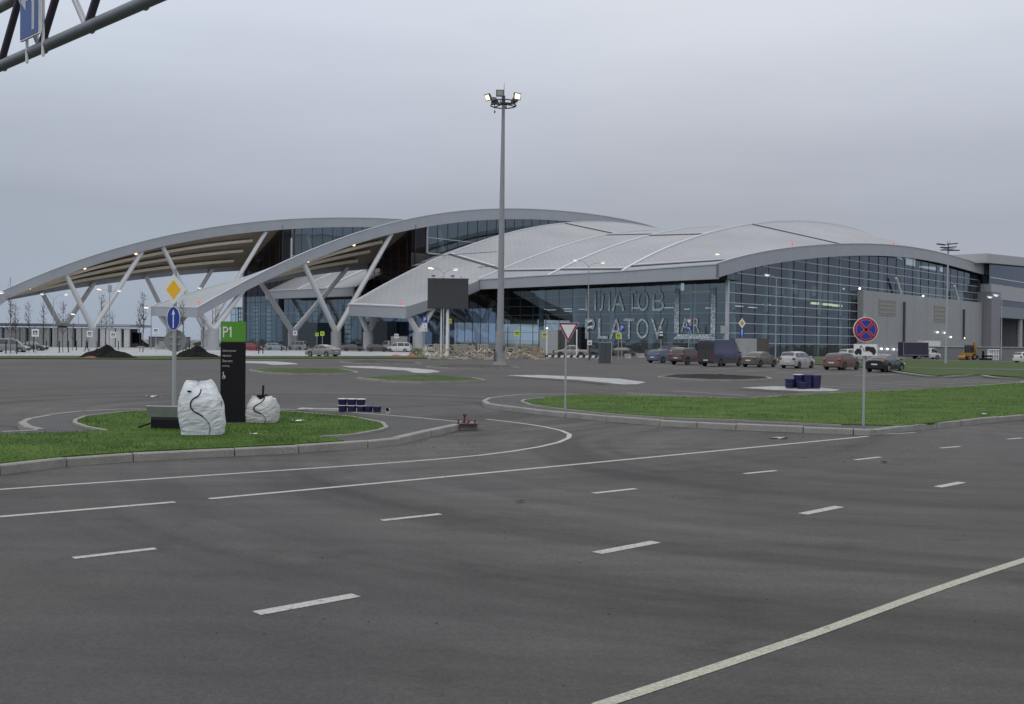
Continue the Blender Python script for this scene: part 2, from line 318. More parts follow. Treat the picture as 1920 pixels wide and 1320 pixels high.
# ------------------------------------------------------------------ ground, lawns, kerbs
def catmull(pts, step):
    out = []; n = len(pts)
    for i in range(n-1):
        p0, p1, p2, p3 = pts[max(0, i-1)], pts[i], pts[i+1], pts[min(n-1, i+2)]
        k = max(1, int((p2-p1).length/step))
        for j in range(k):
            t = j/k; out.append(.5*((2*p1)+(p2-p0)*t+(2*p0-5*p1+4*p2-p3)*t*t+(3*p1-p0-3*p2+p3)*t*t*t))
    out.append(pts[-1]); return out
struct('ground', MB().poly([(-4000, -200, -.03), (4000, -200, -.03), (4000, 6000, -.03), (-4000, 6000, -.03)]), fieldm)
struct('asphalt_lot', MB().poly([(-420, -25, 0), (420, -25, 0), (420, 175, 0), (60, 175, 0), (-60, 300, 0), (-420, 330, 0)]), asphalt)
KH = .15
def island(line_px, inner, close=True, seg=1.0, z=KH, w=.16, name='kerb'):
    pts = catmull([G(x, y, z) for x, y in line_px], seg)
    mb = MB()
    sgn = 0
    cen = sum(pts, Vector())/len(pts)
    n = len(pts)
    ar = sum(pts[i].x*pts[(i+1) % n].y-pts[(i+1) % n].x*pts[i].y for i in range(n))
    for a, b in zip(pts[:-1], pts[1:]):
        d = (b-a); ln = d.length
        if ln < .05: continue
        d.normalize(); nrm = Vector((-d.y, d.x, 0))*(1 if ar > 0 else -1)
        g = .011; dz = rnd(-.012, .010); sh = nrm*rnd(-.012, .012); a2 = a+d*g+sh; b2 = b-d*g+sh; k = nrm*w
        up = Vector((0, 0, dz)); lo = Vector((0, 0, -z-.04)); ch = nrm*.02; cz = Vector((0, 0, -.02))
        A = [a2+cz+up, a2+ch+up, a2+k+up, a2+k+lo, a2+lo]; Bq = [b2+cz+up, b2+ch+up, b2+k+up, b2+k+lo, b2+lo]
        if ar < 0: A, Bq = A[::-1], Bq[::-1]
        mb.loft([Bq, A])
    struct(name, mb, kerbm)
    ins = []
    for i in range(n-1):
        d = pts[(i+1) % (n-1)]-pts[i-1 if i else n-2]; d.normalize(); ins.append(pts[i]+Vector((-d.y, d.x, 0))*(.08 if ar > 0 else -.08)-Vector((0, 0, .012)))
    struct('island_base', MB().poly(ins, .1), inner)
    return pts
left_outline = [(-420, 928), (-200, 899), (0, 872), (125, 858), (250, 849), (440, 840), (560, 834.5), (690, 826), (750, 820), (810, 806), (862, 795), (895, 794.5), (888, 791.5), (800, 783), (715, 776), (640, 770), (560, 767), (420, 765), (317, 765), (225, 766), (150, 770), (87, 777), (47, 784), (34, 791), (47, 800), (70, 805), (0, 808), (-200, 816), (-420, 826), (-420, 928)]
island(left_outline, pathm)
lg = [(-420, 925), (-200, 896), (0, 869), (125, 856), (250, 847), (440, 838.5), (560, 832.5), (645, 826.5), (625, 820), (602, 817.5), (665, 813), (710, 805), (725, 800), (717, 791), (690, 785.5), (660, 780), (590, 774), (525, 769), (470, 767), (380, 766.5), (300, 766), (230, 771), (160, 779), (142, 786), (140, 791), (162, 799), (198, 806), (140, 810), (75, 812.5), (0, 814.5), (-200, 822), (-420, 832)]
right_outline = [(1075, 738.5), (1000, 738.5), (962, 740), (915, 745), (903, 750), (910, 755), (940, 760), (1000, 767), (1060, 772.5), (1137, 780), (1237, 787.5), (1380, 795), (1506, 800), (1600, 803.5), (1633, 805), (1641, 804.5), (1717, 796), (1802, 788), (1920, 777), (2200, 752), (2500, 730), (2500, 718), (2200, 709), (1930, 713.5), (1920, 716), (1802, 724), (1690, 731), (1549, 736.6), (1380, 746), (1300, 743.5), (1175, 740), (1075, 738.5)]
island(right_outline, pathm)
rg = [(982, 748.5), (1060, 741.5), (1100, 739.6), (1175, 741.5), (1300, 745), (1380, 747.5), (1549, 737.6), (1690, 732), (1802, 725), (1920, 718), (1935, 716.5), (2200, 712), (2480, 719), (2480, 729), (2200, 751), (1920, 776), (1802, 787), (1690, 798), (1577, 796), (1380, 786), (1250, 782), (1150, 775), (1060, 766), (995, 757.5), (978, 752)]
def blades(px, z, dens, hmin, hmax, wid, name, lab, edge=None, maxd=75.):
    P = catmull([G(x, y, z) for x, y in px]+[G(*px[0], z)], 1.5)
    struct('lawn', MB().poly([p+Vector((0, 0, .012)) for p in P], .05), lawnm)
    tri = tessellate_polygon([P]); T = [(P[a], P[b], P[c]) for a, b, c in tri]; ars = [((b-a).cross(c-a)).length/2 for a, b, c in T]
    mb = MB(); vs = []; fs = []
    for (a, b, c), ar in zip(T, ars):
        cc = (a+b+c)/3
        if cc.y > maxd or cc.y < 5: continue
        k = ar*dens; k = int(k)+(random.random() < k % 1)
        for _ in range(k):
            r1, r2 = random.random(), random.random()
            if r1+r2 > 1: r1, r2 = 1-r1, 1-r2
            p = a+(b-a)*r1+(c-a)*r2
            hh = rnd(hmin, hmax)*(1+.9*max(0, math.sin(p.x*.9+2*math.sin(p.y*.7))*math.sin(p.y*1.3+p.x*.4)))
            an = rnd(0, 6.283); dx, dy = math.cos(an)*wid, math.sin(an)*wid; lx, ly = rnd(-.5, .5)*hh, rnd(-.5, .5)*hh
            o = len(vs); vs += [(p.x-dx, p.y-dy, p.z), (p.x+dx, p.y+dy, p.z), (p.x+lx, p.y+ly, p.z+hh)]; fs.append((o, o+1, o+2))
    mb.v = vs; mb.f = fs; mb.mi = [0]*len(fs)
    o = mb.build(name, bladem); tag(o, lab, 'grass', None, 'stuff'); return o
blades(lg, KH, 300, .02, .055, .008, 'grass', 'short green grass on the left island round the black totem')
blades(rg, KH, 60, .02, .05, .012, 'grass', 'long green lawn strip on the right island behind the no-stopping sign')
# small islands out in the lot
def lot_island(px, m, z=.13):
    pts = [G(x, y, z) for x, y in px]; pts.append(pts[0].copy())
    c = [a.lerp(b, k/4) for a, b in zip(pts[:-1], pts[1:]) for k in range(4)]+[pts[0].copy()]; mb = MB(); n = len(c)
    ar = sum(c[i].x*c[(i+1) % n].y-c[(i+1) % n].x*c[i].y for i in range(n)); ins = []
    for i in range(n-1):
        d = c[(i+1) % (n-1)]-c[i-1 if i else n-2]; d.normalize(); ins.append(c[i]+Vector((-d.y, d.x, 0))*(.22 if ar > 0 else -.22))
    mb.poly(c[:-1], z+.04); struct('kerb', mb, kerbm)
    return ins
def bump_patch(ins, m, name, z=.05, amp=.12):
    P = [p+Vector((0, 0, .012)) for p in ins]; mb = MB(); mb.poly(P, .03)
    cen = sum(P, Vector())/len(P)
    rings = [P]
    for k in (.72, .45, .2): rings.append([cen+(p-cen)*k+Vector((0, 0, amp*(1-k)*rnd(.5, 1.3))) for p in P])
    mb.loft(rings, True, False); mb.add(rings[-1], [tuple(range(len(P)))]); return struct(name, mb, m, 40)
bump_patch(lot_island([(466, 693), (500, 691), (570, 690.5), (640, 691.3), (668, 696), (672, 698), (640, 699.2), (550, 699.6), (490, 697)], lawnfar), lawnfar, 'lawn')
bump_patch(lot_island([(668, 707.5), (710, 704.5), (770, 703.2), (830, 704.5), (890, 708), (912, 712), (870, 714), (790, 715.3), (720, 713)], lawnfar), lawnfar, 'lawn', amp=.16)
bump_patch(lot_island([(636, 677.5), (670, 675.2), (720, 675.6), (780, 679), (790, 681), (720, 681), (660, 680)], dirtm), dirtm, 'dirt_patch')
bump_patch(lot_island([(798, 686.5), (840, 683.6), (900, 683.4), (960, 686), (975, 688.5), (900, 689.6), (840, 689)], dirtm), dirtm, 'dirt_patch')
bump_patch(lot_island([(1232, 705.5), (1260, 702.3), (1310, 701), (1380, 703), (1440, 706.5), (1449, 709.5), (1400, 711.5), (1330, 711), (1270, 708.5)], soil), soil, 'dirt_patch', amp=.13)
lines_z = lambda px, w=.11: px
EDGE = [[(602, 817.5), (665, 813), (710, 805), (725, 800), (717, 791), (690, 785.5), (660, 780), (590, 774), (525, 769)], [(297, 765.5), (230, 771), (160, 779), (142, 786), (140, 791), (162, 799), (200, 806)], [(1150, 775.5), (1060, 766.5), (995, 757.8), (978, 752), (984, 748.3), (1020, 745)], [(1577, 796.3), (1380, 786.3), (1250, 782.3), (1150, 775.5)]]
for e in EDGE:
    pts = catmull([G(x, y, KH+.035) for x, y in e], .9); mb = MB()
    for a, b in zip(pts[:-1], pts[1:]):
        d = (b-a); ln = d.length; c = (a+b)/2; mb.box(c-Vector((0, 0, .06)), (ln-.008, .09, .12), math.atan2(d.y, d.x))
    struct('kerb', mb, kerbm)
# painted / paved white patches
def white_patch(px, m=slabm, name='paved_patch', z=.02):
    struct(name, MB().poly([G(x, y, z) for x, y in px], z+.02), m)
white_patch([(455, 677), (515, 677.6), (548, 680.2), (561, 682.8), (512, 684), (498, 681.6), (455, 680)])
white_patch([(640, 686), (700, 686.6), (770, 690), (812, 693.5), (826, 697), (800, 699.3), (775, 698.2), (762, 694.5), (700, 690.6), (655, 688.6)])
white_patch([(952, 703.4), (1010, 703), (1090, 706.5), (1160, 710), (1211, 716.4), (1196, 719.8), (1168, 720.6), (1140, 717.4), (1080, 711.8), (1000, 707.2)])
white_patch([(1392, 726.5), (1450, 724.2), (1530, 726), (1575, 730.5), (1560, 733.2), (1500, 732.6), (1440, 730)])
def dirt_strip(px): struct('dirt_patch', MB().poly([G(x, y, .008) for x, y in px]), dirtm)
dirt_strip([(925, 706), (990, 708), (1080, 714), (1140, 720), (1130, 722), (1060, 714.5), (970, 709)])
dirt_strip([(1360, 730), (1420, 730), (1500, 735), (1480, 737), (1410, 733)])
edgem = soil_mix('old edge paint', (.16, .158, .135), (.37, .365, .30), 9., .2, 40., (.30, .44))
# markings
def lines(name, segs, w, m=markm, z=.004):
    mb = MB()
    for s in segs:
        pts = catmull([G(x, y, z) for x, y in s], .6) if len(s) > 2 else [G(x, y, z) for x, y in s]
        Lf, Rt = [], []
        for i, p in enumerate(pts):
            d = pts[min(i+1, len(pts)-1)]-pts[max(i-1, 0)]; d.normalize(); nn = Vector((-d.y, d.x, 0))*w/2
            Lf.append(p+nn); Rt.append(p-nn)
        for i in range(len(pts)-1): mb.add([Rt[i], Rt[i+1], Lf[i+1], Lf[i]], [(0, 1, 2, 3)])
    return struct(name, mb, m)
lines('road_marking', [[(-300, 941), (0, 917.5), (420, 889), (680, 871.5), (830, 860), (900, 853.5), (960, 846), (1012, 837.5), (1048, 829), (1066, 821), (1068, 814), (1052, 807), (1020, 800), (970, 792.5), (912, 786)]], .11)
lines('road_marking', [[(392, 935), (960, 882), (1627, 818)], [(-300, 994), (0, 968.5), (328, 941)]], .12)
lines('road_marking', [[(1120, 1323), (1500, 1197), (1920, 1050), (2400, 905)]], .10, edgem)
lines('road_marking', [[(481, 1149.5), (668, 1115.5)], [(1119, 1036.5), (1230, 1015.5)], [(1505, 963.5), (1574, 949.5)], [(1758, 913), (1804, 904)]], .14)
lines('road_marking', [[(137, 1046), (292, 1028)], [(716, 975.5), (826, 963.5)], [(1112, 924.7), (1192, 916)], [(1395, 888), (1455, 882.2)], [(1603, 862), (1651, 856.8)], [(1763, 840), (1800, 837)], [(1889, 823.3), (1917, 821)], [(-600, 1140), (-380, 1112)]], .11)
lines('road_marking', [[(1650, 814.3), (1717, 811)]], .1)
lines('parking_marking', [[(1537, 723.6), (1639, 728)], [(1574, 720), (1692, 725.6)], [(1626, 717.4), (1743, 722.7)], [(1675, 714.6), (1790.6, 720)], [(1720, 712), (1835.5, 717.4)], [(1762, 710), (1875, 715.7)], [(1175, 736.4), (1300, 743)], [(1260, 732.5), (1397, 741)],
  [(1226, 687.7), (1268, 686)], [(1262, 690.3), (1321, 687.5)], [(1319, 693), (1389, 689.5)], [(1385, 696.2), (1457, 692.5)], [(1452, 699), (1536, 695)], [(1530, 702), (1618, 698)], [(1600, 704.5), (1700, 700.5)], [(1196, 684.6), (1236, 683)]], .12)
lines('parking_marking', [[(0, 675.5), (60, 676.5), (160, 678.6)], [(470, 673.8), (640, 674.6)], [(0, 673.5), (270, 676.5)]], .12)
# far lawn on the right, verge on the left, pale forecourt pavement
struct('lawn', MB().poly([G(x, y, .1) for x, y in [(1425, 671.5), (1560, 674), (1690, 675.5), (1800, 677), (1960, 680), (2300, 683), (2300, 709), (1920, 707), (1837, 701.5), (1757, 703.5), (1695, 697), (1640, 689), (1540, 683), (1440, 676)]], .14), lawnfar)
lines('kerb', [[(1640, 690), (1695, 698.5), (1757, 705), (1800, 703.8), (1837, 702.8), (1920, 708.5), (2300, 711)]], .35, kerbm, .125)
struct('path', MB().poly([G(x, y, .112) for x, y in [(1700, 688.5), (1800, 690), (1920, 691.5), (2300, 696), (2300, 699), (1920, 694.4), (1800, 692.6), (1700, 690.2)]]), pathm)
struct('forecourt_pavement', MB().poly([G(x, y, .06) for x, y in [(-600, 657.5), (-200, 662), (0, 666.5), (300, 667), (480, 667), (700, 667), (830, 667), (800, 658), (700, 656), (600, 653), (300, 649.5), (0, 645.5), (-300, 641.5), (-600, 638)]], .08), snowm)
struct('verge', MB().poly([G(x, y, .09) for x, y in [(-600, 660), (-200, 664), (0, 668), (300, 668), (480, 668), (700, 668), (860, 668.5), (860, 671.5), (700, 671), (480, 671), (300, 673), (150, 672), (0, 671.3), (-200, 668), (-600, 664)]], .12), lawnfar)
struct('terrain', MB().poly([(-900, 1500, -.02), (900, 1500, -.02), (1500, 5800, 3), (-1500, 5800, 3)]), M('far land', (.20, .22, .25), .9, 0, .2, .004))
# ------------------------------------------------------------------ terminal
def roofmat(name, col, along):            # profiled metal sheet: fine seams, object coordinates turned to the building axis
    m, nt, out = newmat(name); b = nd(nt, 'ShaderNodeBsdfPrincipled'); nt.links.new(b.outputs[0], out.inputs[0])
    tc = nd(nt, 'ShaderNodeTexCoord'); mp = nd(nt, 'ShaderNodeMapping'); mp.inputs['Rotation'].default_value = (0, 0, -ROT_U); nt.links.new(tc.outputs['Object'], mp.inputs[0])
    br = nd(nt, 'ShaderNodeTexBrick'); nt.links.new(mp.outputs[0], br.inputs[0]); br.inputs['Scale'].default_value = 1.; br.inputs['Brick Width'].default_value = along[0]; br.inputs['Row Height'].default_value = along[1]
    br.inputs['Mortar Size'].default_value = .09; br.inputs['Mortar Smooth'].default_value = .6; br.inputs['Color1'].default_value = (*col, 1); br.inputs['Color2'].default_value = (*[x*.94 for x in col], 1); br.inputs['Mortar'].default_value = (*[x*.70 for x in col], 1)
    n = nd(nt, 'ShaderNodeTexNoise'); n.inputs['Scale'].default_value = .08; n.inputs['Detail'].default_value = 6; nt.links.new(tc.outputs['Object'], n.inputs['Vector'])
    x = nd(nt, 'ShaderNodeMix', data_type='RGBA', blend_type='MULTIPLY'); x.inputs[0].default_value = 1; nt.links.new(br.outputs[0], x.inputs[6]); nt.links.new(ramp(nt, n.outputs[0], [(.3, .88), (.7, 1.08)]), x.inputs[7])
    nt.links.new(x.outputs[2], b.inputs['Base Color']); b.inputs['Roughness'].default_value = .5; b.inputs['Metallic'].default_value = .25
    MATS[name] = m; return m
roofm = roofmat('roof sheet', (.315, .322, .34), (1.6, .8))
fasciam = M('fascia panel', (.36, .378, .405), .42, .3, .07, .35)
trimm = M('roof trim', (.62, .63, .65), .4, .2, .04, 1.)
soffm = M('soffit lining', (.34, .275, .205), .7, 0, .2, .8)
beamm = M('soffit beam', (.80, .72, .58), .6, 0, .08, .8)
colm = M('white column', (.60, .61, .62), .5, 0, .06, .5)
pedm = M('grey pedestal', (.40, .41, .43), .7, 0, .1, .8)
wallglass = glassmat('curtain glass', (.58, .70, .75), .27, (.60, .70, .74), .015)
sideglass = glassmat('side curtain glass', (.66, .76, .76), .20, (.58, .66, .74), .015)
lowglass = glassmat('blue lower glass', (.36, .44, .52), .34, (.50, .64, .84), .02)
darkglass = glassmat('brown glass', (.42, .37, .34), .05, (.75, .8, .9), .02)
clearglass = glassmat('hall glass', (.60, .72, .78), .28, (.58, .70, .78), .015)
mull = M('mullion', (.50, .53, .55), .4, .4, .05, 1.)
mulld = M('dark mullion', (.06, .065, .075), .5, .3, .05, 1.)
cladm = M('grey cladding', (.315, .328, .342), .5, .2, .06, .25)
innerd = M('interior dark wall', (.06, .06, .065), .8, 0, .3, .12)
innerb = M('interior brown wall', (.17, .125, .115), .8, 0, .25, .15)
innerl = M('interior pale panel', (.30, .38, .38), .7, 0, .1, .4)
floorm = M('interior floor', (.12, .13, .14), .5, 0, .15, .3)
innercol = M('interior column', (.30, .38, .40), .6, 0, .06, .4)
T = thing('airport_terminal', 'vast grey terminal with sweeping arched roofs, splayed white columns and glass walls', 'terminal')
def fit(pts, deg):
    ts = np.array([p[0] for p in pts]); zs = np.array([p[1] for p in pts]); c = np.polyfit(ts, zs, min(deg, len(pts)-1)); return lambda t: float(np.polyval(c, t))
def interp(pts):
    ts = [p[0] for p in pts]; zs = [p[1] for p in pts]; return lambda t: float(np.interp(t, ts, zs))
def lin(a, b, n): return [a+(b-a)*i/n for i in range(n+1)]
TF, ZS = -5., 54.57          # front eave plane, right flank of the first canopy
sCL, sBn, sBf, sAn, sAf = 71.2, 79.85, 96.65, 130.06, 146.86
# --- traced arch profiles on their own planes
zB = fit([onS(x, y, sBn) for x, y in [(370, 575), (400, 561), (460, 530.5), (550, 483), (640, 444), (700, 428), (760, 413.5), (860, 397), (975, 392), (1080, 397), (1160, 411), (1245, 432)]], 5)
_a = [onS(x, y, sAn) for x, y in [(-60, 578), (0, 548), (50, 526), (100, 505), (200, 471), (300, 446), (400, 427), (500, 414), (600, 408.5), (700, 409), (762, 413)]]
zA = fit(_a+[(60, 37.4), (80, 37.2), (100, 35.6)], 5)
zBf = fit([(-55, 8.2), (-47.6, 10.6), (-40.4, 13.), (-32.5, 15.4), (-21.8, 17.6), (-14.6, 19.3), (-7, 20.5), (1, 21.2), (40, 25), (80, 26), (112, 25)], 5)
zAf = fit([(-80, 7.5), (-63, 11.9), (-54, 14.2), (-41.4, 16.8), (-19.8, 20.6), (1, 23.), (40, 26), (80, 26), (100, 25)], 5)
def thB(t): return 1.8+.75*min(1, max(0, (t+54)/60))
def thA(t): return 2.05+.45*min(1, max(0, (t+70)/70))
def arch(zN, zF, sN, sF, t0, t1, thf):
    ts = lin(t0, t1, 60)
    def cap(t, s):                     # roof surface height across the arch
        k = (s-sN)/(sF-sN); return zN(t)*(1-k)+zF(t)*k
    # roof
    MB().loft([[L(s, t, cap(t, s)-.02) for s in lin(sN+.3, sF-.3, 4)] for t in ts], False).build('roof', roofm, T, 60)
    # near, far and tip fascias as solid strips
    for s, z in ((sN, zN), (sF, zF)):
        w = .35 if s == sN else -.35
        MB().loft([[L(s, t, z(t)), L(s+w, t, z(t)), L(s+w, t, z(t)-thf(t)), L(s, t, z(t)-thf(t))] for t in ts]).build('fascia', fasciam, T, 50)
        MB().loft([[L(s-.12*w/abs(w), t, z(t)+.14), L(s+w, t, z(t)+.14), L(s+w, t, z(t)+.004), L(s-.12*w/abs(w), t, z(t)+.004)] for t in ts]).build('roof_trim', mull, T, 50)
    MB().loft([[L(s, t0-.02, cap(t0, s)), L(s, t0+.35, cap(t0+.35, s)), L(s, t0+.35, cap(t0+.35, s)-thf(t0)), L(s, t0-.02, cap(t0, s)-thf(t0))] for s in lin(sN-.02, sF+.02, 3)]).build('fascia', fasciam, T, 50)
    MB().loft([[L(s, t0-.1, cap(t0, s)+.16), L(s, t0+.3, cap(t0, s)+.16), L(s, t0+.3, cap(t0, s)+.02), L(s, t0-.1, cap(t0, s)+.02)] for s in lin(sN, sF, 3)]).build('roof_trim', trimm, T, 50)
    # recessed soffit and three long beams
    ts2 = [t for t in ts if t < 2]+[2]
    MB().loft([[L(s, t, cap(t, s)-thf(t)+.85*min(1, (t-t0)/8)+.1) for s in lin(sF-.3, sN+.3, 4)] for t in ts2], False).build('soffit', soffm, T, 60)
    ts3 = [t for t in ts2 if t0+3 < t < -6]+[-6]
    for k in (.27, .52, .77):
        s = sN+(sF-sN)*k; hw = .85
        MB().loft([[L(s-hw, t, cap(t, s)-thf(t)+.8), L(s-hw, t, cap(t, s)-thf(t)+.12*min(1, (t-t0)/8)), L(s+hw*.5, t, cap(t, s)-thf(t)+.12*min(1, (t-t0)/8)), L(s+hw*.5, t, cap(t, s)-thf(t)+.8)] for t in ts3]).build('soffit_beam', beamm, T, 50)
    for t in (t0+14, t0+26, t0+38):   # small downlights along the near edge
        MB().ell(L(sN+1.2, t, cap(t, sN+1.2)-thf(t)+.25), (.34, .34, .3), 8, 6).build('downlight', lampmat, T, 60)
    return cap
capA = arch(zA, zAf, sAn, sAf, -77, 105, thA)
capB = arch(zB, zBf, sBn, sBf, -54.2, 113, thB)
# --- canopy and hall roof strips (each one rises over its right-hand neighbour)
z0 = fit([onS(x, y, sCL) for x, y in [(645, 577), (677, 560), (760, 516), (845, 472.5), (920, 446), (1000, 428), (1082, 418.5), (1162, 417), (1245, 432)]], 4)
z1 = fit([onS(x, y, ZS) for x, y in [(760, 576), (800, 561), (857, 543), (907, 522), (950, 505), (1000, 482), (1050, 465), (1100, 451), (1135, 444), (1187, 437.5), (1250, 434.5)]]+[(95, 31.6)], 4)
s2, s3 = onT(1025, 519, TF)[0], onT(1160, 512, TF)[0]
z2 = fit([onS(x, y, s2) for x, y in [(1025, 519), (1072, 496), (1100, 482), (1150, 464), (1211, 444), (1250, 435), (1307, 429), (1377, 427)]]+[(95, 31)], 4)
z3 = fit([onS(x, y, s3) for x, y in [(1160, 512), (1205, 489), (1250, 467.5), (1332, 437), (1377, 426), (1440, 417), (1500, 416), (1560, 424), (1632, 440)]]+[(128, 27)], 4)
zR = fit([onS(x, y, -1) for x, y in [(1335, 497), (1400, 478), (1450, 469.5), (1500, 463), (1545, 459), (1590, 457.6), (1635, 458), (1680, 460.5), (1720, 466), (1760, 474), (1800, 484.5), (1840, 496.5)]], 5)
def strip(sl, zl, dl, sr, zr, dr, t0, t1, seams, nm=40):
    ts = lin(t0, t1, nm)
    def sf(s, t):
        k = (sl-s)/(sl-sr); base = (zl(t)+dl)*(1-k)+(zr(t)+dr)*k; return base
    MB().loft([[L(s, t, sf(s, t)) for s in lin(sl, sr, 5)] for t in ts], False).build('roof', roofm, T, 60)
    MB().loft([[L(sl+.25, t, sf(sl, t)+.22), L(sl-.25, t, sf(sl, t)+.22), L(sl-.25, t, sf(sl, t)-.9), L(sl+.25, t, sf(sl, t)-.9)] for t in ts]).build('roof_trim', trimm, T, 50)
    for t in seams:
        MB().loft([[L(s, t, sf(s, t)+.16), L(s, t+.55, sf(s, t+.55)+.16), L(s, t+.55, sf(s, t+.55)-.2), L(s, t, sf(s, t)-.2)] for s in lin(sl-.4, sr+.1, 4)]).build('roof_seam', mulld, T, 50)
        MB().loft([[L(s, t+.6, sf(s, t+.6)+.22), L(s, t+1., sf(s, t+1.)+.22), L(s, t+1., sf(s, t+1.)-.2), L(s, t+.6, sf(s, t+.6)-.2)] for s in lin(sl-.4, sr+.1, 4)]).build('roof_seam', mull, T, 50)
    return sf
C1 = strip(sCL, z0, 0, ZS, z1, -.1, -25.2, 100, (2., 42.5))
C2 = strip(ZS, z1, .25, s2, z2, -.5, TF, 100, (.2, 37.5))
C3 = strip(s2, z2, .1, s3, z3, -.5, TF, 100, (-1.5, 29.))
C4 = strip(s3, z3, .1, -.9, zR, -.05, TF, 128, (-1.8, 43.), 50)
# fascias of that roof
tss = lin(-25.2, TF, 12)
MB().loft([[L(ZS-.25, t, z1(t)+.02), L(ZS+.1, t, z1(t)+.02), L(ZS+.1, t, z1(t)-2.1), L(ZS-.25, t, z1(t)-2.1)] for t in tss]).build('fascia', fasciam, T, 50)
MB().loft([[L(s, -25.25, C1(s, -25.2)+.02), L(s, -24.9, C1(s, -24.9)+.02), L(s, -24.9, C1(s, -24.9)-2.15), L(s, -25.25, C1(s, -25.2)-2.15)] for s in lin(ZS-.2, sCL+.2, 4)]).build('fascia', fasciam, T, 50)
MB().loft([[L(s, -25.4, C1(s, -25.2)+.3), L(s, -24.9, C1(s, -24.9)+.3), L(s, -24.9, C1(s, -24.9)+.05), L(s, -25.4, C1(s, -25.2)+.05)] for s in lin(ZS-.2, sCL+.3, 4)]).build('roof_trim', trimm, T, 50)
MB().loft([[L(sCL+.28, t, z0(t)-.1), L(sCL+.3, t, z0(t)-1.9), L(sCL+.05, t, z0(t)-1.9), L(sCL, t, z0(t)-.1)] for t in lin(-25.2, 0, 12)]).build('fascia', fasciam, T, 50)
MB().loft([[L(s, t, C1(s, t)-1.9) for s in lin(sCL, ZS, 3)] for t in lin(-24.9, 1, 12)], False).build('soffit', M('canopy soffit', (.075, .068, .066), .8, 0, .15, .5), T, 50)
zE = interp([(-1, onT(1335, 497, TF)[1]), (20, onT(1160, 510, TF)[1]), (36, onT(1025, 517, TF)[1]), (53, onT(910, 525, TF)[1]), (60, onT(910, 525, TF)[1])])
zEb = interp([(-1, onT(1335, 523.5, TF)[1]), (20, onT(1160, 531.5, TF)[1]), (36, onT(1025, 537, TF)[1]), (53, onT(930, 541.5, TF)[1]), (60, onT(930, 541.5, TF)[1])])
MB().loft([[L(s, TF-.2, zE(s)), L(s, TF+.25, zE(s)), L(s, TF+.25, zEb(s)), L(s, TF-.2, zEb(s))] for s in lin(-1.2, ZS-.3, 8)]).build('fascia', fasciam, T, 50)
for k, (za, tt) in enumerate(((.24, trimm),)):
    MB().loft([[L(s, TF-.35, zE(s)+.2), L(s, TF+.3, zE(s)+.2), L(s, TF+.3, zE(s)+.02), L(s, TF-.35, zE(s)+.02)] for s in lin(-1.2, ZS, 8)]).build('roof_trim', mull, T, 50)
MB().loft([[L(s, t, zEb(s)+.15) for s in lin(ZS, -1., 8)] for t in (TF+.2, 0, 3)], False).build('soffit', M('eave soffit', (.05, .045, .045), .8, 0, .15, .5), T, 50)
tsr = lin(-5.2, 130, 48)
MB().loft([[L(-1.2, t, zR(t)), L(-.85, t, zR(t)), L(-.85, t, zR(t)-2.45), L(-1.2, t, zR(t)-2.45)] for t in tsr]).build('fascia', fasciam, T, 50)
MB().loft([[L(-1.32, t, zR(t)+.15), L(-.85, t, zR(t)+.15), L(-.85, t, zR(t)+.01), L(-1.32, t, zR(t)+.01)] for t in tsr]).build('roof_trim', mull, T, 50)
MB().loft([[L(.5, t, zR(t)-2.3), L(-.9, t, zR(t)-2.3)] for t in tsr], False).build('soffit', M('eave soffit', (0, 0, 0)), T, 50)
# back closure of the roofs keeps the hall dark
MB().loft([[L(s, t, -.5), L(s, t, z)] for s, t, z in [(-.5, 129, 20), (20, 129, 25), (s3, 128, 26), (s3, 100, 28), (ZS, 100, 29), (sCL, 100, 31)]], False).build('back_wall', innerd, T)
# --- low roofs between the arches (eave seen under the arch soffit)
def gaproof(sa, sb, z_e, z_b):
    f = lambda s, t: 14.3+(t+5)*.46-(t+5)**2*.0022
    ts = lin(TF, 95, 20)
    MB().loft([[L(s, t, f(s, t)) for s in lin(sb, sa, 3)] for t in ts], False).build('roof', roofm, T, 50)
    MB().loft([[L(s, TF-.2, 14.35), L(s, TF+.25, 14.35), L(s, TF+.25, 12.4), L(s, TF-.2, 12.4)] for s in lin(sa, sb, 3)]).build('fascia', fasciam, T, 50)
    MB().loft([[L(s, TF-.35, 14.6), L(s, TF+.35, 14.6), L(s, TF+.35, 14.37), L(s, TF-.35, 14.37)] for s in lin(sa, sb, 3)]).build('roof_trim', trimm, T, 50)
    MB().loft([[L(s, t, 12.6) for s in (sb, sa)] for t in (TF+.2, .4)], False).build('soffit', soffm, T)
    for sk in (sa+(sb-sa)*.3, sa+(sb-sa)*.62):
        MB().loft([[L(sk+.3, t, f(sk, t)+.35), L(sk-.3, t, f(sk, t)+.35), L(sk-.3, t, f(sk, t)-.3), L(sk+.3, t, f(sk, t)-.3)] for t in ts]).build('roof_trim', trimm, T, 50)
gaproof(94.6, 129.2, 14.3, 12.4)
MB().loft([[L(s, t, max(z0(t)-1.2, 5)) for s in (sBn-.4, sCL)] for t in lin(-1, 96, 16)], False).build('roof', roofm, T, 50)
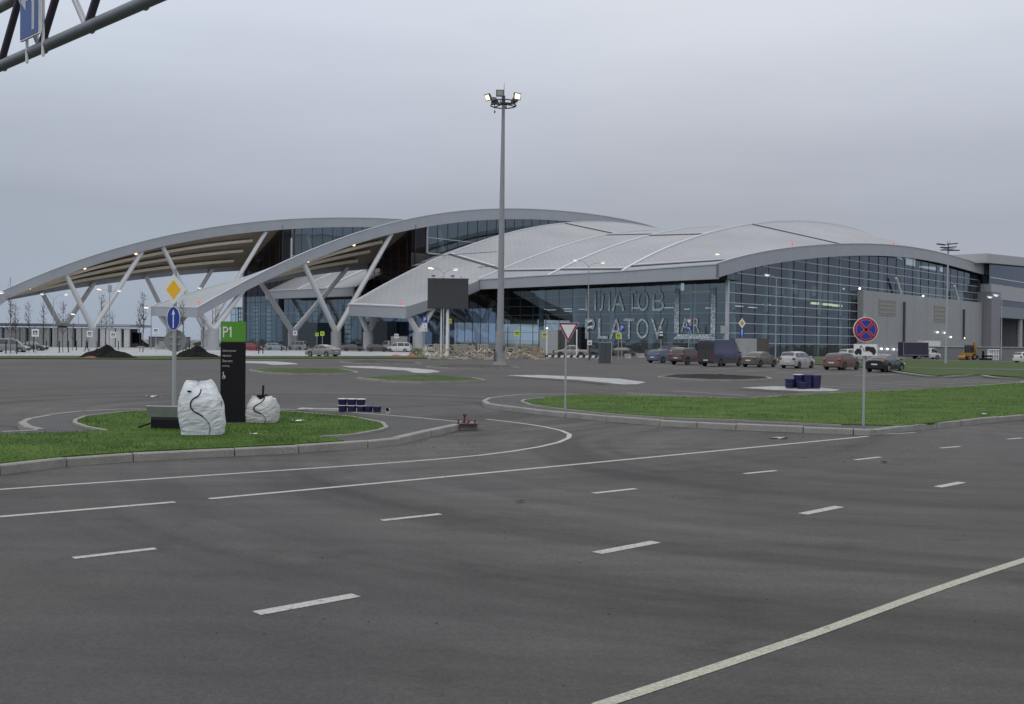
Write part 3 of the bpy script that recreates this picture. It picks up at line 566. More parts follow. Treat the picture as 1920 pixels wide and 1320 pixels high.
# --- glass walls
def glazed(origin, d, wid, zlo, ztop, mat, rows, cols, mm=mull, r=.06, nm='glass_wall', vr=.05, vm=None, thick=.12):
    """A pane wall along d from origin; ztop(k) gives the head height at distance k."""
    ks = lin(0, wid, max(2, int(wid/3)))
    n = Vector((d.y, -d.x, 0))
    MB().loft([[origin+d*k+Vector((0, 0, zlo)), origin+d*k+Vector((0, 0, max(ztop(k), zlo+.05)))] for k in ks], False).build(nm, mat, T)
    mb = MB()
    for z in rows:
        run = [k for k in ks if ztop(k) > z]
        if len(run) < 2: continue
        a, b = min(run), max(run); c = origin+d*((a+b)/2)+n*.1+Vector((0, 0, z)); mb.box(c, (b-a, .14, r*2), math.atan2(d.y, d.x))
    if mb.v: mb.build('mullion', mm, T)
    mb = MB()
    for k in cols:
        h = ztop(k)
        if h-zlo > .3: mb.box(origin+d*k+n*.04+Vector((0, 0, (h+zlo)/2)), (vr*2, .1, h-zlo), math.atan2(d.y, d.x))
    if mb.v: mb.build('mullion', vm or mulld, T)
ROWS = [2.4, 4.15, 5.9, 7.65, 9.4, 11.15, 12.9, 14.65, 16.4, 18.15, 19.9]
# front wall with the big lettering: origin at the corner K, running to the left
glazed(L(0, 0), VX, ZS, 0, lambda k: zEb(k)+.1, wallglass, ROWS[:6], [k for k in lin(0, ZS, 16)][1:], r=.045, vr=.05)
# right wall, glass from the corner to the grey block and above it
glazed(L(0, 0), UX, 128.5, 0, lambda k: zR(k)-2.3, sideglass, ROWS, lin(0, 128, 26)[1:], r=.07, vr=.022)
MB().box(L(-.25, -.25, 6.6), (.5, .5, 13.4), ROT_U).build('corner_post', mull, T)
# walls under the canopies: pale blue glass below, dark panels above
for sa, sb, zt in ((ZS+.3, sCL, lambda k: 16.), (sCL, sBn, lambda k: 17.), (sBn, sBf-2, lambda k: 20.)):
    o = L(sa, .6)
    glazed(o, VX, sb-sa, 0, lambda k: 9.2, lowglass, [9.15], lin(0, sb-sa, max(2, int((sb-sa)/2.2))), r=.12, vr=.05)
for sa, sb, zf in ((ZS+.3, sCL, lambda s: C1(s, .6)-1.7), (sCL, sBn, lambda s: z0(.6)-1.), (sBn, sBf, lambda s: capB(.6, s)-1.4), (sAn, sAf, lambda s: capA(.6, s)-1.4)):
    ks = lin(sa, sb, 6); zl = 9.2 if sa < 100 else 13.5
    MB().loft([[L(s, .6, zl), L(s, .6, zf(s))] for s in ks], False).build('glass_wall', darkglass, T)
    mb = MB()
    for z in (12, 15, 18, 21):
        mb.box((L(sa, .55, z)+L(sb, .55, z))/2, (sb-sa, .08, .1), ROT_S)
    for s in ks: mb.box(L(s, .53, (zl+zf(s))/2), (.1, .1, zf(s)-zl), ROT_S)
    mb.build('mullion', mulld, T)
    MB().loft([[L(s, 4.5, zl-.2), L(s, 4.5, zf(s)+1)] for s in ks], False).build('back_wall', innerb, T)
# clerestory glass under the near edge of both arches, dark wall below
def clerestory(sN, zN, thf, t0, t1, zlo):
    glazed(L(sN+.4, t0), UX, t1-t0, zlo, lambda k: zN(t0+k)-thf(t0+k)+.1, clearglass, [zlo+3.6], lin(0, t1-t0, int((t1-t0)/3.3)), r=.07, vr=.045)
    MB().box(L(sN+.3, t0, zlo+4), (.4, .4, 8), ROT_U).build('mullion', mull, T)
    MB().box((L(sN+.25, t0, zlo)+L(sN+.25, t1, zlo))/2, (t1-t0, .3, .3), ROT_U).build('mullion', mull, T)
    MB().loft([[L(sN+.5, t, 8), L(sN+.5, t, zlo-.1)] for t in (-.3, t1)], False).build('side_wall', innerd, T)
clerestory(sBn, zB, thB, 4.4, 110, 22.2)
clerestory(sAn, zA, thA, 3.4, 102, 20.5)
for sN in (sBn, sAn):
    MB().loft([[L(sN+.5, t, 22), L(sN+.5, t, (zB if sN == sBn else zA)(t)-2.2)] for t in (-.2, 4.3 if sN == sBn else 3.3)], False).build('side_wall', darkglass, T)
# inside the raised halls: floor edge, raking columns
for sN, cp in ((sBn, capB), (sAn, capA)):
    for t in (12, 34, 56): MB().tube(L(sN+3, t+3, 12), L(sN+3, t-1.5, cp(t-1.5, sN+3)-2), .55, .55, 8).build('interior_column', innercol, T, 40)
    for t in (23, 45): MB().tube(L(sN+8, t, 12), L(sN+8, t+2, cp(t, sN+8)-2), .55, .55, 8).build('interior_column', innercol, T, 40)
    MB().box(L(sN+8, 58, 22.6), (100, 14, .5), ROT_U).build('interior_floor', innerd, T)
# open hall between the arches: fins, columns and pale panels painted as sky light from the far side
glazed(L(sBf-1.8, .6), VX, sAn-sBf+1.8, 0, lambda k: 12.5, clearglass, [9.], lin(0, sAn-sBf+1.8, 14), r=.1, vr=.07)
glazed(L(sAn, .6), VX, sAf-sAn, 0, lambda k: 13.5, clearglass, [9.], lin(0, sAf-sAn, 7), r=.1, vr=.07)
glazed(L(sAf, 4), VX, 12, 0, lambda k: 10.5, clearglass, [5., 9.], lin(0, 12, 5), r=.1, vr=.07)
MB().box(L(sAf+6, 10, 10.8), (12.5, 13, .5), ROT_S).build('roof', cladm, T)
backm = M('painted sky light', (.80, .88, .90), .5, 0, .06, .2)  # pale colour stands in for bright sky seen through the hall
for i, s in enumerate((100, 106.5, 113, 119.5, 126, 132.5, 139, 145.5, 152)):
    mb = MB()
    if i % 3 != 2: mb.box(L(s, 3.2, 5.5), (3.0, .2, 11), ROT_S); mb.build('sky_light_panel', backm, T)
    mb = MB()
    for z in lin(1.5, 10.5, 8): mb.box(L(s, 3.0, z), (3.2, .15, .22), ROT_S)
    mb.box(L(s-1.5, 2.9, 5.5), (.2, .2, 11), ROT_S); mb.box(L(s+1.5, 2.9, 5.5), (.2, .2, 11), ROT_S)
    mb.build('lattice_frame', mulld, T)
MB().box(L(124, 26, 7), (62, .3, 14), ROT_S).build('back_wall', M('hall back wall', (.16, .22, .28), .7, 0, .2, .2), T)
MB().box(L(sAf+.2, 12, 11), (.4, 24, 22), ROT_S).build('side_wall', cladm, T)
MB().box(L(117, -1.5, 3.2), (14, 4, 6.4), ROT_S).build('entrance_block', M('dark entrance', (.035, .05, .06), .4, 0, .1, .4), T)
MB().box(L(90, -1.2, 3.4), (9, 3, 6.4), ROT_S).build('entrance_block', MATS['dark entrance'], T)
# --- splayed columns on round pedestals
def vcol(s, t, zp, arms, rp=1.1):
    MB().tube(L(s, t, -.1), L(s, t, zp), rp, rp, 20).build('pedestal', pedm, T, 40)
    for (ta, za) in arms:
        MB().tube(L(s, t, zp-.3), L(s, ta, za), .62, .5, 14).build('column', colm, T, 40)
def bot(cap, thf, s, t): return cap(t, s)-thf(t)+.3
for s in (sBn+.9, sBf-.9):
    for t, a, b in ((-21, -29.6, -6), (-50.2, -53.2, -43.6)):
        vcol(s, t, 4.1, [(a, bot(capB, thB, s, a)), (b, bot(capB, thB, s, b))])
for s in (sAn+.9, sAf-.9):
    nr = s < sAn+2
    for t, a, b in (((-21, -32.5, -4), (-49.2, -55.4, -37.6)) if nr else ((-21, -28.5, -10), (-49.2, -54, -41.6))):
        vcol(s, t, 4.3, [(a, bot(capA, thA, s, a)), (b, bot(capA, thA, s, b))])
    vcol(s, -76, 3.8, [(-68, bot(capA, thA, s, -68))])
for s in (ZS+.9, sCL-.9):
    vcol(s, -21, 3.9, [(-23.6, C1(s, -23.6)-2.), (-16.6, C1(s, -16.6)-1.8)])
# --- grey block in front of the right wall, end pier
tb0 = onS(1607, 600, -.1)[0]
zt = lambda t: 13.85
MB().box((L(-.77, tb0, 0)+L(-.77, 128, 0))/2+Vector((0, 0, 6.9)), (128-tb0, 1.3, 13.9), ROT_U).build('service_block', cladm, T)
mb = MB()
for t in lin(tb0+5, 127, 9): mb.box(L(-1.43, t, 6.8), (.04, .02, 13.4), ROT_U)
mb.build('panel_joint', M('joint', (.23, .24, .25), .6), T)
MB().box(L(-1.5, 132.2, 8.4), (7.4, 4.2, 16.8), ROT_U).build('end_pier', M('dark cladding', (.21, .215, .235), .5, .2, .08, .3), T)
louv = M('louvre', (.27, .268, .245), .6, .2, .1, 1.)
for xa, xb, ya, yb in ((1648, 1679, 562, 592), (1752, 1773, 573, 604)):
    ta, tb = onS(xa, 575, -1.42)[0], onS(xb, 575, -1.42)[0]; za, zb_ = onS((xa+xb)/2, yb, -1.42)[1], onS((xa+xb)/2, ya, -1.42)[1]
    MB().box(L(-1.44, (ta+tb)/2, (za+zb_)/2), (tb-ta, .12, zb_-za), ROT_U).build('louvre', louv, T)
    mb = MB()
    for z in lin(za, zb_, 4)[1:]: mb.box(L(-1.53, (ta+tb)/2, z-.25), (tb-ta, .12, .12), ROT_U)
    mb.build('louvre_blade', M('louvre blade', (.36, .365, .36), .6, .1), T)
for xx, ya, yb in ((1694, 566, 650), (1806, 580, 636)):
    t = onS(xx, 600, -1.42)[0]; MB().tube(L(-1.62, t, max(.3, onS(xx, yb, -1.42)[1])), L(-1.62, t, onS(xx, ya, -1.42)[1]), .28, .28, 8).build('downpipe', mulld, T)
for xx in (1698, 1805): 
    t = onS(xx, 545, -2)[0]; MB().tube(L(-1, t, 13.9), L(-1, t-3, 17.4), .3, .3, 8).build('roof_duct', colm, T)
for (x, y) in ((1612, 541), (1731, 555), (1758, 623), (1772, 624), (1783, 632), (1808, 634), (1855, 632), (1653, 654), (1664, 654.4), (1676, 655), (1687, 655.6)):
    t, z = onS(x, y, -1.75); MB().ell(L(-1.75, t, z), (.24, .24, .22), 8, 6).build('wall_lamp', lampcool, T, 60)
# --- lettering on the front glass
lm, nt, out = newmat('frit lettering'); b = nd(nt, 'ShaderNodeBsdfPrincipled'); tcx = nd(nt, 'ShaderNodeTexCoord'); vz = nd(nt, 'ShaderNodeTexVoronoi'); vz.inputs['Scale'].default_value = 3.2; nt.links.new(tcx.outputs['Object'], vz.inputs['Vector'])
rc = ramp(nt, vz.outputs['Distance'], [(.2, (.76, .79, .80)), (.55, (.30, .35, .38))]); nt.links.new(rc, b.inputs['Base Color']); b.inputs['Roughness'].default_value = .7; nt.links.new(b.outputs[0], out.inputs[0])
lm2 = M('faint lettering', (.58, .65, .67), .7, 0, .45, 3.)
def wallpt(x, y, t=-.16): s, z = onT(x, y, t); return s, z
def wall_text(body, x0, x1, y0, y1, mat):
    sa, za = wallpt(x0, y1); sb, zb_ = wallpt(x1, y0)
    vs, fs, (a0, a1, b0, b1) = text_faces(body)
    mb = MB(); mb.add([L(sa+(sb-sa)*(vx-a0)/(a1-a0), -.16, za+(zb_-za)*(vy-b0)/(b1-b0)) for vx, vy in vs], fs)
    o = mb.build('lettering', mat, T); o['label'] = 'lettering reading '+body; return o
for ch, xa, xb in zip('ПЛАТОВ', (1098, 1124, 1147, 1178, 1195, 1223), (1118, 1144, 1171, 1193, 1216, 1245)):
    wall_text(ch, xa, xb, 546, 583, lm2)
for ch, xa, xb in zip('PLATOV', (1097, 1121, 1143, 1169, 1193, 1220), (1116, 1140, 1168, 1190, 1216, 1245)):
    wall_text(ch, xa, xb, 597, 635, lm)
wall_text('AIR', 1277, 1312, 596, 622, lm)
def wall_poly(px, mat, nm):
    mb = MB(); p = [L(*(lambda q: (q[0], -.15, q[1]))(wallpt(x, y))) for x, y in px]
    mb.add(p, [tuple(range(len(p)))]); mb.build(nm, mat, T)
wall_poly([(1265, 541), (1274, 541), (1273, 625), (1264, 625)], lm, 'letter_frame')
wall_poly([(1333, 539), (1342, 539), (1341, 632), (1332, 632)], lm, 'letter_frame')
wall_poly([(1270, 627), (1341, 626.5), (1341, 635), (1262, 636)], lm, 'letter_frame')
wall_poly([(1276, 545), (1332, 543), (1332, 548), (1276, 550)], lm2, 'letter_frame')
# --- interior of the main hall
MB().box(L(28, 64, -.02), (126, 55, .06), ROT_U).build('interior_floor', floorm, T)
MB().box(L(16, 66, 8.1), (118, 28, .5), ROT_U).build('interior_floor', innerd, T)
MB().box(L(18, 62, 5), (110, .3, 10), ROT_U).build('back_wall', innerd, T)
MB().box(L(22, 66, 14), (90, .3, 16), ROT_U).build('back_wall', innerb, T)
MB().box(L(30, 24, 6.6), (48, .3, 13), ROT_S).build('back_wall', innerb, T)  # brown wall stands in for a dark reflection in the front glass
MB().box(L(15, 27, 6), (24, .3, 12), ROT_S).build('back_wall', M('interior blue wall', (.15, .23, .29), .7, 0, .2, .2), T)
for i, t in enumerate(lin(8, 118, 10)):
    MB().tube(L(3.2, t, 0), L(3.2, t+(1.5 if i % 2 else -1.2), zR(t)-2.2), .6, .45, 12).build('interior_column', innercol, T, 40)
for s in (9, 18, 27, 36, 45): MB().tube(L(s, 3.4, 0), L(s, 3.4, 15), .55, .55, 12).build('interior_column', innercol, T, 40)
for i, t in enumerate((30, 35.5, 41, 46.5, 52, 66, 72, 78, 84)):
    MB().box(L(6, t, 12.4+(i % 2)*1.1), (4.4, .3, 2.), ROT_U).build('office_panel', innerl, T)
MB().box(L(1.2, 99, 15.4), (15, .3, 2.4), ROT_U).build('office_panel', M('interior grey panel', (.26, .27, .27), .7), T)
MB().box(L(1.2, 123, 14.9), (10, .3, 2.6), ROT_U).build('office_panel', MATS['interior grey panel'], T)
stripm = M('lit strip', (1, .95, .6), .4, 0, 0, emit=(1, .93, .6), es=.7)
stripw = M('white strip', (1, 1, 1), .4, 0, 0, emit=(.9, .97, 1), es=.45)
for (x, y) in ((1530, 569), (1552, 571), (1570, 573)):
    t, z = onS(x, y, 3); MB().box(L(3, t, z), (4.2, .3, .45), ROT_U).build('ceiling_lamp', stripm, T)
for (x, y) in ((1385, 574), (1411, 576.5), (1437, 571), (1484, 576)):
    t, z = onS(x, y, 4); MB().box(L(4, t, z), (2.8, .3, .18), ROT_U).build('ceiling_lamp', stripw, T)
for (x, y) in ((1018, 580), (1034, 581), (1064, 579), (1066, 583.5), (1089, 580), (1193, 577.5), (1229, 580), (1254, 577), (1292, 579.5), (1332, 577.5)):
    s, z = onT(x, y, 4); MB().box(L(s, 4, z), (2., .3, .16), ROT_S).build('ceiling_lamp', stripw, T)
# red marker lights on the canopy tips
for (s, t, z) in ((ZS+2, -24.5, C1(ZS+2, -24.5)+.5), (sBn+1.5, -53, capB(-53, sBn+1.5)+.5), (sCL+3, -20, 8.2), (-.9, 22, zR(22)+.7), (-.9, 70, zR(70)+.6)):
    MB().ell(L(s, t, z), (.2, .2, .2), 8, 6).tube(L(s, t, z-.7), L(s, t, z), .06, .06, 6).build('marker_lamp', redlamp, T, 60)
# low entrance details at the foot of the front wall
MB().box(L(33.5, -1.2, 2.6), (3.4, 2.2, 5.2), ROT_S).build('entrance_block', innerd, T)
MB().box(L(38.2, -1.2, 2.3), (4.6, 2.2, 4.6), ROT_S).build('entrance_block', M('pale entrance', (.36, .37, .37), .7), T)
MB().box(L(-2, 3.2, 1.6), (3.6, 2.2, 3.2), ROT_U).build('entrance_block', MATS['pale entrance'], T)
MB().box(L(-2., 6.9, 1.55), (3.6, 1.8, 3.1), ROT_U).box(L(-2.0, 9.3, 1.6), (.9, 1.8, 3.2), ROT_U).build('entrance_block', M('brown kiosk', (.10, .085, .07), .7), T)
# ------------------------------------------------------------------ boarding pier at the right edge
Pb = thing('boarding_pier', 'grey pier building with pale bands and a flat sloping roof at the right edge', 'building')
t0, t1 = onS(1858, 560, -3)[0], 215
tr0 = onS(1840, 480, -3)[0]
MB().loft([[L(-4.2, t, 26.3+(t-tr0)*.035), L(14, t, 26.3+(t-tr0)*.035), L(14, t, 23.9+(t-tr0)*.035), L(-4.2, t, 23.9+(t-tr0)*.035)] for t in (tr0, t1)]).build('roof', M('pier roof', (.38, .385, .40), .5, .2, .06, .3), Pb)
zlv = lambda y: onS(1860, y, -3)[1]
bandm = M('pale band', (.37, .38, .40), .6, .1, .06, .3)
pdark = glassmat('pier glass', (.05, .055, .07), .08, (.8, .85, 1.), .02)
def pband(za, zb_, off, m, nm): MB().box((L(-3+off+6, t0, 0)+L(-3+off+6, t1, 0))/2+Vector((0, 0, (za+zb_)/2)), (t1-t0, 12, zb_-za), ROT_U).build(nm, m, Pb)
pband(zlv(532), 25.5, .5, pdark, 'window_band')
pband(zlv(560), zlv(532)-.01, 0, bandm, 'wall_band')
pband(zlv(572), zlv(560)-.01, .5, pdark, 'window_band')
pband(zlv(594), zlv(572)-.01, 0, M('blue grey band', (.21, .24, .27), .6, .1, .06, .3), 'wall_band')
pband(1., zlv(594)-.01, 5, M('pier recess', (.06, .058, .065), .7, 0, .15, .3), 'wall_recess')
MB().box((L(2.2, t0, 26)+L(2.2, t1, 26))/2, (t1-t0, .2, .35), ROT_U).build('roof_trim', mull, Pb)
mb = MB()
for z in (zlv(520), ): mb.box((L(-2.66, t0, z)+L(-2.66, t1, z))/2, (t1-t0, .2, .3), ROT_U)
mb.build('mullion', mull, Pb)
for xx in (1867, 1915): t = onS(xx, 620, -2.5)[0]; MB().tube(L(-2., t, 0), L(-2., t, zlv(594)), .75, .75, 12).build('column', bandm, Pb, 40)
# raised access road in front of the pier
rw = thing('retaining_wall', 'long plain grey retaining wall behind the trucks and the yellow digger', 'wall')
pa, pb2 = G(1700, 672), G(2060, 679)
dw = pb2-pa; MB().box((pa+pb2)/2+Vector((0, 0, .95)), (dw.length, 1.2, 2.3), math.atan2(dw.y, dw.x)).build('wall', M('retaining concrete', (.17, .175, .18), .8, 0, .12, .3), rw)
MB().box((pa+pb2)/2+Vector((0, 0, 2.16)), (dw.length, 1.5, .12), math.atan2(dw.y, dw.x)).build('coping', pedm, rw)
px, py = G(1898, 679), atY(1920, 655, G(1898, 679).y-1)
MB().loft([[px+Vector((0, -2, 0)), px+Vector((.8, -2, 0)), px+Vector((3.2, -2, 2.5)), px+Vector((2.6, -2, 2.5))], [px+Vector((0, -1.5, 0)), px+Vector((.8, -1.5, 0)), px+Vector((3.2, -1.5, 2.5)), px+Vector((2.6, -1.5, 2.5))]]).build('stair_rail', pedm, rw)
# ------------------------------------------------------------------ low pavilion far left
Pv = thing('low_pavilion', 'low white colonnaded pavilion beyond the saplings at far left', 'building')
Yp = 232.
ga, gb = atY(-60, 650, Yp), atY(238, 646, Yp); zt = hgt(100, 609, Vector((0, Yp, 0)))
MB().box(((ga.x+gb.x)/2-3, Yp+6, zt), (gb.x-ga.x+8, 14, .5)).build('roof', M('pavilion roof', (.32, .33, .36), .6), Pv)
MB().box(((ga.x+gb.x)/2-2, Yp+12, zt/2-.3), (gb.x-ga.x, .4, zt-.6)).build('wall', M('pavilion wall', (.22, .24, .28), .6, 0, .3, .15), Pv)
for i, xx in enumerate(lin(ga.x, gb.x, 20)): MB().box((xx, Yp, zt/2-.3), (1.1 if i % 3 else 1.9, .8, zt-.6)).build('column', M('pavilion column', (.52, .53, .53), .7), Pv)
for xx in lin(ga.x+2, gb.x-2, 9): MB().box((xx, Yp+11.7, zt*.45), (2.2, .1, zt*.5)).build('window', pdark, Pv)
# ------------------------------------------------------------------ traffic signs
def post_thing(name, label, cat, px, py, group=None, rz=0., r=.035, h=3., z=0., mat=None):
    P = G(px, py, z); t = thing(name, label, cat, P, rz, group)
    MB().tube((0, .05, -.1), (0, .05, h), r, r, 10).build('post', mat or steel, t, 40)
    return t, P
def zat(px, py, P): return hgt(px, py, P)-P.z
def disc_sign(t, cz, r, y=-.02, rim=whitepaint, face=None, name='sign_plate'):
    o = MB().plate(circ(0, cz, r), .012, y).build(name, rim, t)
    return o
def plate(t, pts, mat, y, name='sign_plate', th=.012, par=None): return MB().plate(pts, th, y).build(name, mat, par or t)
def rect(x0, x1, z0, z1): return [(x0, z0), (x1, z0), (x1, z1), (x0, z1)]
# main road diamond + one-way roundel + back of a round sign, on one post
t, P = post_thing('road_sign', 'tall grey post with amber diamond, blue arrow roundel and back of round sign', 'road sign', 325, 767, z=KH, r=.06, h=3.9)
zc = zat(323, 543, P); 
d = plate(t, [(0, zc+.43), (-.36, zc), (0, zc-.43), (.36, zc)], whitepaint, -.06)
plate(t, [(0, zc+.27), (-.2, zc), (0, zc-.27), (.2, zc)], signyellow, -.066, 'emblem', .005, d)
zc = zat(323, 597, P)
d = MB().plate(circ(0, zc, .185, 28, .34), .012, -.05).build('sign_plate', whitepaint, t)
MB().plate(circ(0, zc, .168, 28, .318), .006, -.057).build('emblem', signblue, d)
MB().plate([(-.014, zc-.27), (.014, zc-.27), (.014, zc+.12), (.05, zc+.1), (0, zc+.25), (-.05, zc+.1), (-.014, zc+.12)], .004, -.061).build('arrow', signwhite, d)
zc = zat(324, 639, P)
d = MB().plate(circ(0, zc, .31), .014, .12).build('sign_plate', M('sign back', (.25, .26, .265), .5, .3, .08, 3), t)
MB().box((0, .105, zc+.1), (.3, .03, .04)).box((0, .105, zc-.1), (.3, .03, .04)).build('bracket', steel, t)
# no stopping + tow away
t, P = post_thing('road_sign', 'round blue no-stopping sign with red cross over a white tow-away plate', 'road sign', 1620, 797, z=KH, r=.033, h=2.75)
zc = zat(1618, 618, P); R_ = .31
d = disc_sign(t, zc, R_, -.04, signwhite)
MB().plate(circ(0, zc, R_-.018, 40), .004, -.045).build('rim', signred, d)
MB().plate(circ(0, zc, R_-.066, 40), .004, -.05).build('face', M('roundel line', (.60, .25, .30), .5, 0, 0), d)
MB().plate(circ(0, zc, R_-.075, 40), .004, -.0535).build('face', signblue, d)
mb = MB(); mw = MB()
for a in (math.pi/4, -math.pi/4):
    c, s = math.cos(a), math.sin(a); l = R_-.06; w = .026
    mb.plate([(x*c-y*s, zc+x*s+y*c) for x, y in ((-l, -w), (l, -w), (l, w), (-l, w))], .004, -.061)
    mw.plate([(x*c-y*s, zc+x*s+y*c) for x, y in ((-l+.02, -w-.009), (l-.02, -w-.009), (l-.02, w+.009), (-l+.02, w+.009))], .003, -.0575)
mw.build('cross_outline', MATS['roundel line'], d); mb.build('cross', signred, d)
z0_, z1_ = zat(1618, 667, P), zat(1618, 645, P); zc = (z0_+z1_)/2
d = plate(t, rect(-.29, .29, z0_, z1_), signwhite, -.04)
mb = MB()
y = -.046
mb.plate([(-.27, zc-.09), (-.10, zc-.09), (-.10, zc+.0), (-.16, zc+.03), (-.22, zc+.03), (-.24, zc-.02), (-.27, zc-.03)], .004, y)
mb.plate([(-.15, zc+.03), (-.13, zc+.03), (-.10, zc+.10), (-.115, zc+.12)], .004, y).plate([(-.115, zc+.12), (-.10, zc+.10), (-.02, zc-.03), (-.035, zc-.04)], .004, y)
mb.plate(circ(-.22, zc-.09, .033, 12), .004, y-.001).plate(circ(-.13, zc-.09, .033, 12), .004, y-.001)
mb.plate([(-.02, zc+.055), (.03, zc+.09), (.12, zc+.075), (.20, zc+.07), (.25, zc+.0), (.26, zc-.07), (.20, zc-.09), (.05, zc-.01), (-.01, zc+.02)], .004, y)
mb.plate(circ(.03, zc-.005, .035, 12), .004, y-.001).plate(circ(.20, zc-.085, .035, 12), .004, y-.001)
mb.build('pictogram', signblack, d)
# give way
t, P = post_thing('road_sign', 'white give-way triangle with dark red border on a thin post', 'road sign', 1060, 768, z=KH, r=.028, h=2.55)
zt_, zb_ = zat(1064, 605, P), zat(1064, 642, P); w = .31; x0 = .06
def tri(k, dz=0): 
    cz = zt_-(zt_-zb_)/3; return [(x0+k*-w, cz+(zt_-cz)*k), (x0, cz+(zb_-cz)*k), (x0+k*w, cz+(zt_-cz)*k)]
d = plate(t, tri(1.0), signwhite, -.03)
plate(t, tri(.95), M('dull red', (.18, .012, .035), .5, 0, .1, 4), -.035, 'border', .004, d); plate(t, tri(.70), signwhite, -.040, 'face', .004, d)
# parking totem
P = G(436, 793, KH); t = thing('parking_totem', 'tall black parking totem with green top reading P1', 'parking sign', P, math.radians(17))
H_ = hgt(436, 603, P)-KH; gz = hgt(436, 643, P)-KH; Wt, Dt = .56, .30
green = M('totem green', (.085, .27, .025), .5, 0, .05, 2.)
MB().box((0, 0, gz/2), (Wt, Dt, gz)).build('lower_panel', blackm, t)
MB().box((0, 0, (gz+.03+H_)/2), (Wt, Dt, H_-gz-.03)).build('header', green, t)
MB().box((0, 0, gz+.015), (Wt-.02, Dt-.02, .03)).build('joint', signblack, t)
MB().box((0, 0, -.03), (Wt+.12, Dt+.12, .09)).build('base', concrete, t)
mb = MB(); add_text(mb, 'P', -.235, -.125, gz+.13, H_-.12, -Dt/2-.004); mb.plate([(-.075, gz+.13), (-.045, gz+.13), (-.045, H_-.12), (-.072, H_-.12), (-.108, H_-.165), (-.108, H_-.20), (-.075, H_-.17)], .003, -Dt/2-.005); mb.build('lettering', signwhite, t)
mb = MB(); yy = -Dt/2-.004; zz = gz-.14
for s_, wd in (('Краткосрочная', .30), ('парковка', .19), ('Short-term', .22), ('parking', .155)):
    add_text(mb, s_, -.24, -.24+wd, zz-.075, zz-.015+(.0 if s_[0] in 'КS' else -.01), yy); zz -= .115
mb.build('lettering', M('totem text', (.50, .50, .50), .6, 0, 0), t)
mb = MB(); zw = gz-.80; ringplate(mb, -.215, zw, .022, .032, .002, yy, 16); mb.plate(rect(-.228, -.214, zw+.02, zw+.09), .002, yy).plate(circ(-.222, zw+.115, .013, 10), .002, yy).plate(rect(-.22, -.19, zw+.045, zw+.056), .002, yy).plate([(-.196, zw+.05), (-.185, zw+.05), (-.172, zw), (-.184, zw)], .002, yy).build('wheelchair_symbol', signwhite, t)
# distant pedestrian-crossing signs and others
def cross_sign(px, yb, yc, label, size=.72, lime=True, both=True, rz=0., extra=None):
    t, P = post_thing('crossing_sign', label, 'road sign', px, yb, 'pedestrian crossing signs', rz, .045, 3.)
    zc = zat(px, yc, P); h = size/2; k = h*.62
    if zc > 2.9: MB().tube((0, .05, 2.9), (0, .05, zc+h), .045, .045, 8).build('post', steel, t)
    d = plate(t, rect(-h, h, zc-h*1.05, zc+h*1.05), signlime if lime else signwhite, -.03)
    plate(t, rect(-k, k, zc-k, zc+k), signblue if lime is None else M('crossing blue', (.02, .035, .10), .5, 0, 0), -.036, 'emblem', .005, d)
    plate(t, [(-k*.85, zc-k*.8), (k*.85, zc-k*.8), (0, zc+k*.9)], signlime if lime else signwhite, -.042, 'emblem', .005, d)
    mb = MB(); mb.plate([(-k*.3, zc-k*.7), (-k*.1, zc-k*.7), (k*.02, zc-k*.2), (k*.15, zc-k*.7), (k*.32, zc-k*.7), (k*.14, zc), (k*.1, zc+k*.3), (-k*.1, zc+k*.3), (-k*.16, zc-k*.1)], .004, -.047).plate(circ(0, zc+k*.42, k*.12, 8), .004, -.047)
    mb.build('pictogram', signblack, d); return t
cross_sign(842, 668, 602, 'lime pedestrian crossing sign beside the billboard leg', .62)
cross_sign(969, 672, 625, 'lime pedestrian crossing sign just right of the tall lighting mast', .68)
cross_sign(1021, 671, 628, 'lime pedestrian crossing sign beside a short white post', .68)
cross_sign(1159, 674, 630, 'lime pedestrian crossing sign beneath the blue parking sign', .68)
cross_sign(553, 659, 624.5, 'white crossing sign in front of the column above the white minivan', .78, False)
cross_sign(594, 659, 627, 'smaller lime crossing sign of the pair above the silver car', .60)
cross_sign(604, 660, 625.5, 'larger lime crossing sign of the pair above the silver car', .72)
cross_sign(743, 661, 630, 'white crossing sign above the white box truck', .75, False)
cross_sign(66, 664, 624, 'white crossing sign among the leftmost saplings', .9, False)
cross_sign(168, 664, 626, 'crossing sign beside the walking person', .75, False)
cross_sign(212, 664, 628, 'crossing sign above the taller soil heap', .70, False)
cross_sign(292, 662, 620, 'crossing sign left of the amber diamond post', .75, False)
def p_sign(px, yb, yc, label, plate2=False):
    t, P = post_thing('parking_sign', label, 'road sign', px, yb, None, 0, .045, 3.4)
    zc = zat(px, yc, P); h = .36
    MB().tube((0, .05, 3.3), (0, .05, zc+h), .045, .045, 8).build('post', steel, t)
    d = plate(t, rect(-h, h, zc-h*1.25, zc+h*1.25), signblue, -.03)
    mb = MB(); add_text(mb, 'P', -.16, .19, zc-.3, zc+.3, -.036); mb.build('lettering', signwhite, d)
    if plate2:
        d = plate(t, rect(-h, h, zc-1.25, zc-.62), signwhite, -.03); plate(t, rect(-.1, .1, zc-1.05, zc-.8), M('plate grey', (.3, .3, .3), .6), -.036, 'pictogram', .004, d)
        d = plate(t, rect(-h, h, zc-1.75, zc-1.32), signwhite, -.03)
        plate(t, [(-.24, zc-1.56), (.08, zc-1.56), (.08, zc-1.66), (.26, zc-1.53), (.08, zc-1.40), (.08, zc-1.50), (-.24, zc-1.50)], signblack, -.036, 'arrow', .004, d)
p_sign(796, 667, 599, 'blue parking sign with two white plates below it, left of the billboard', True)
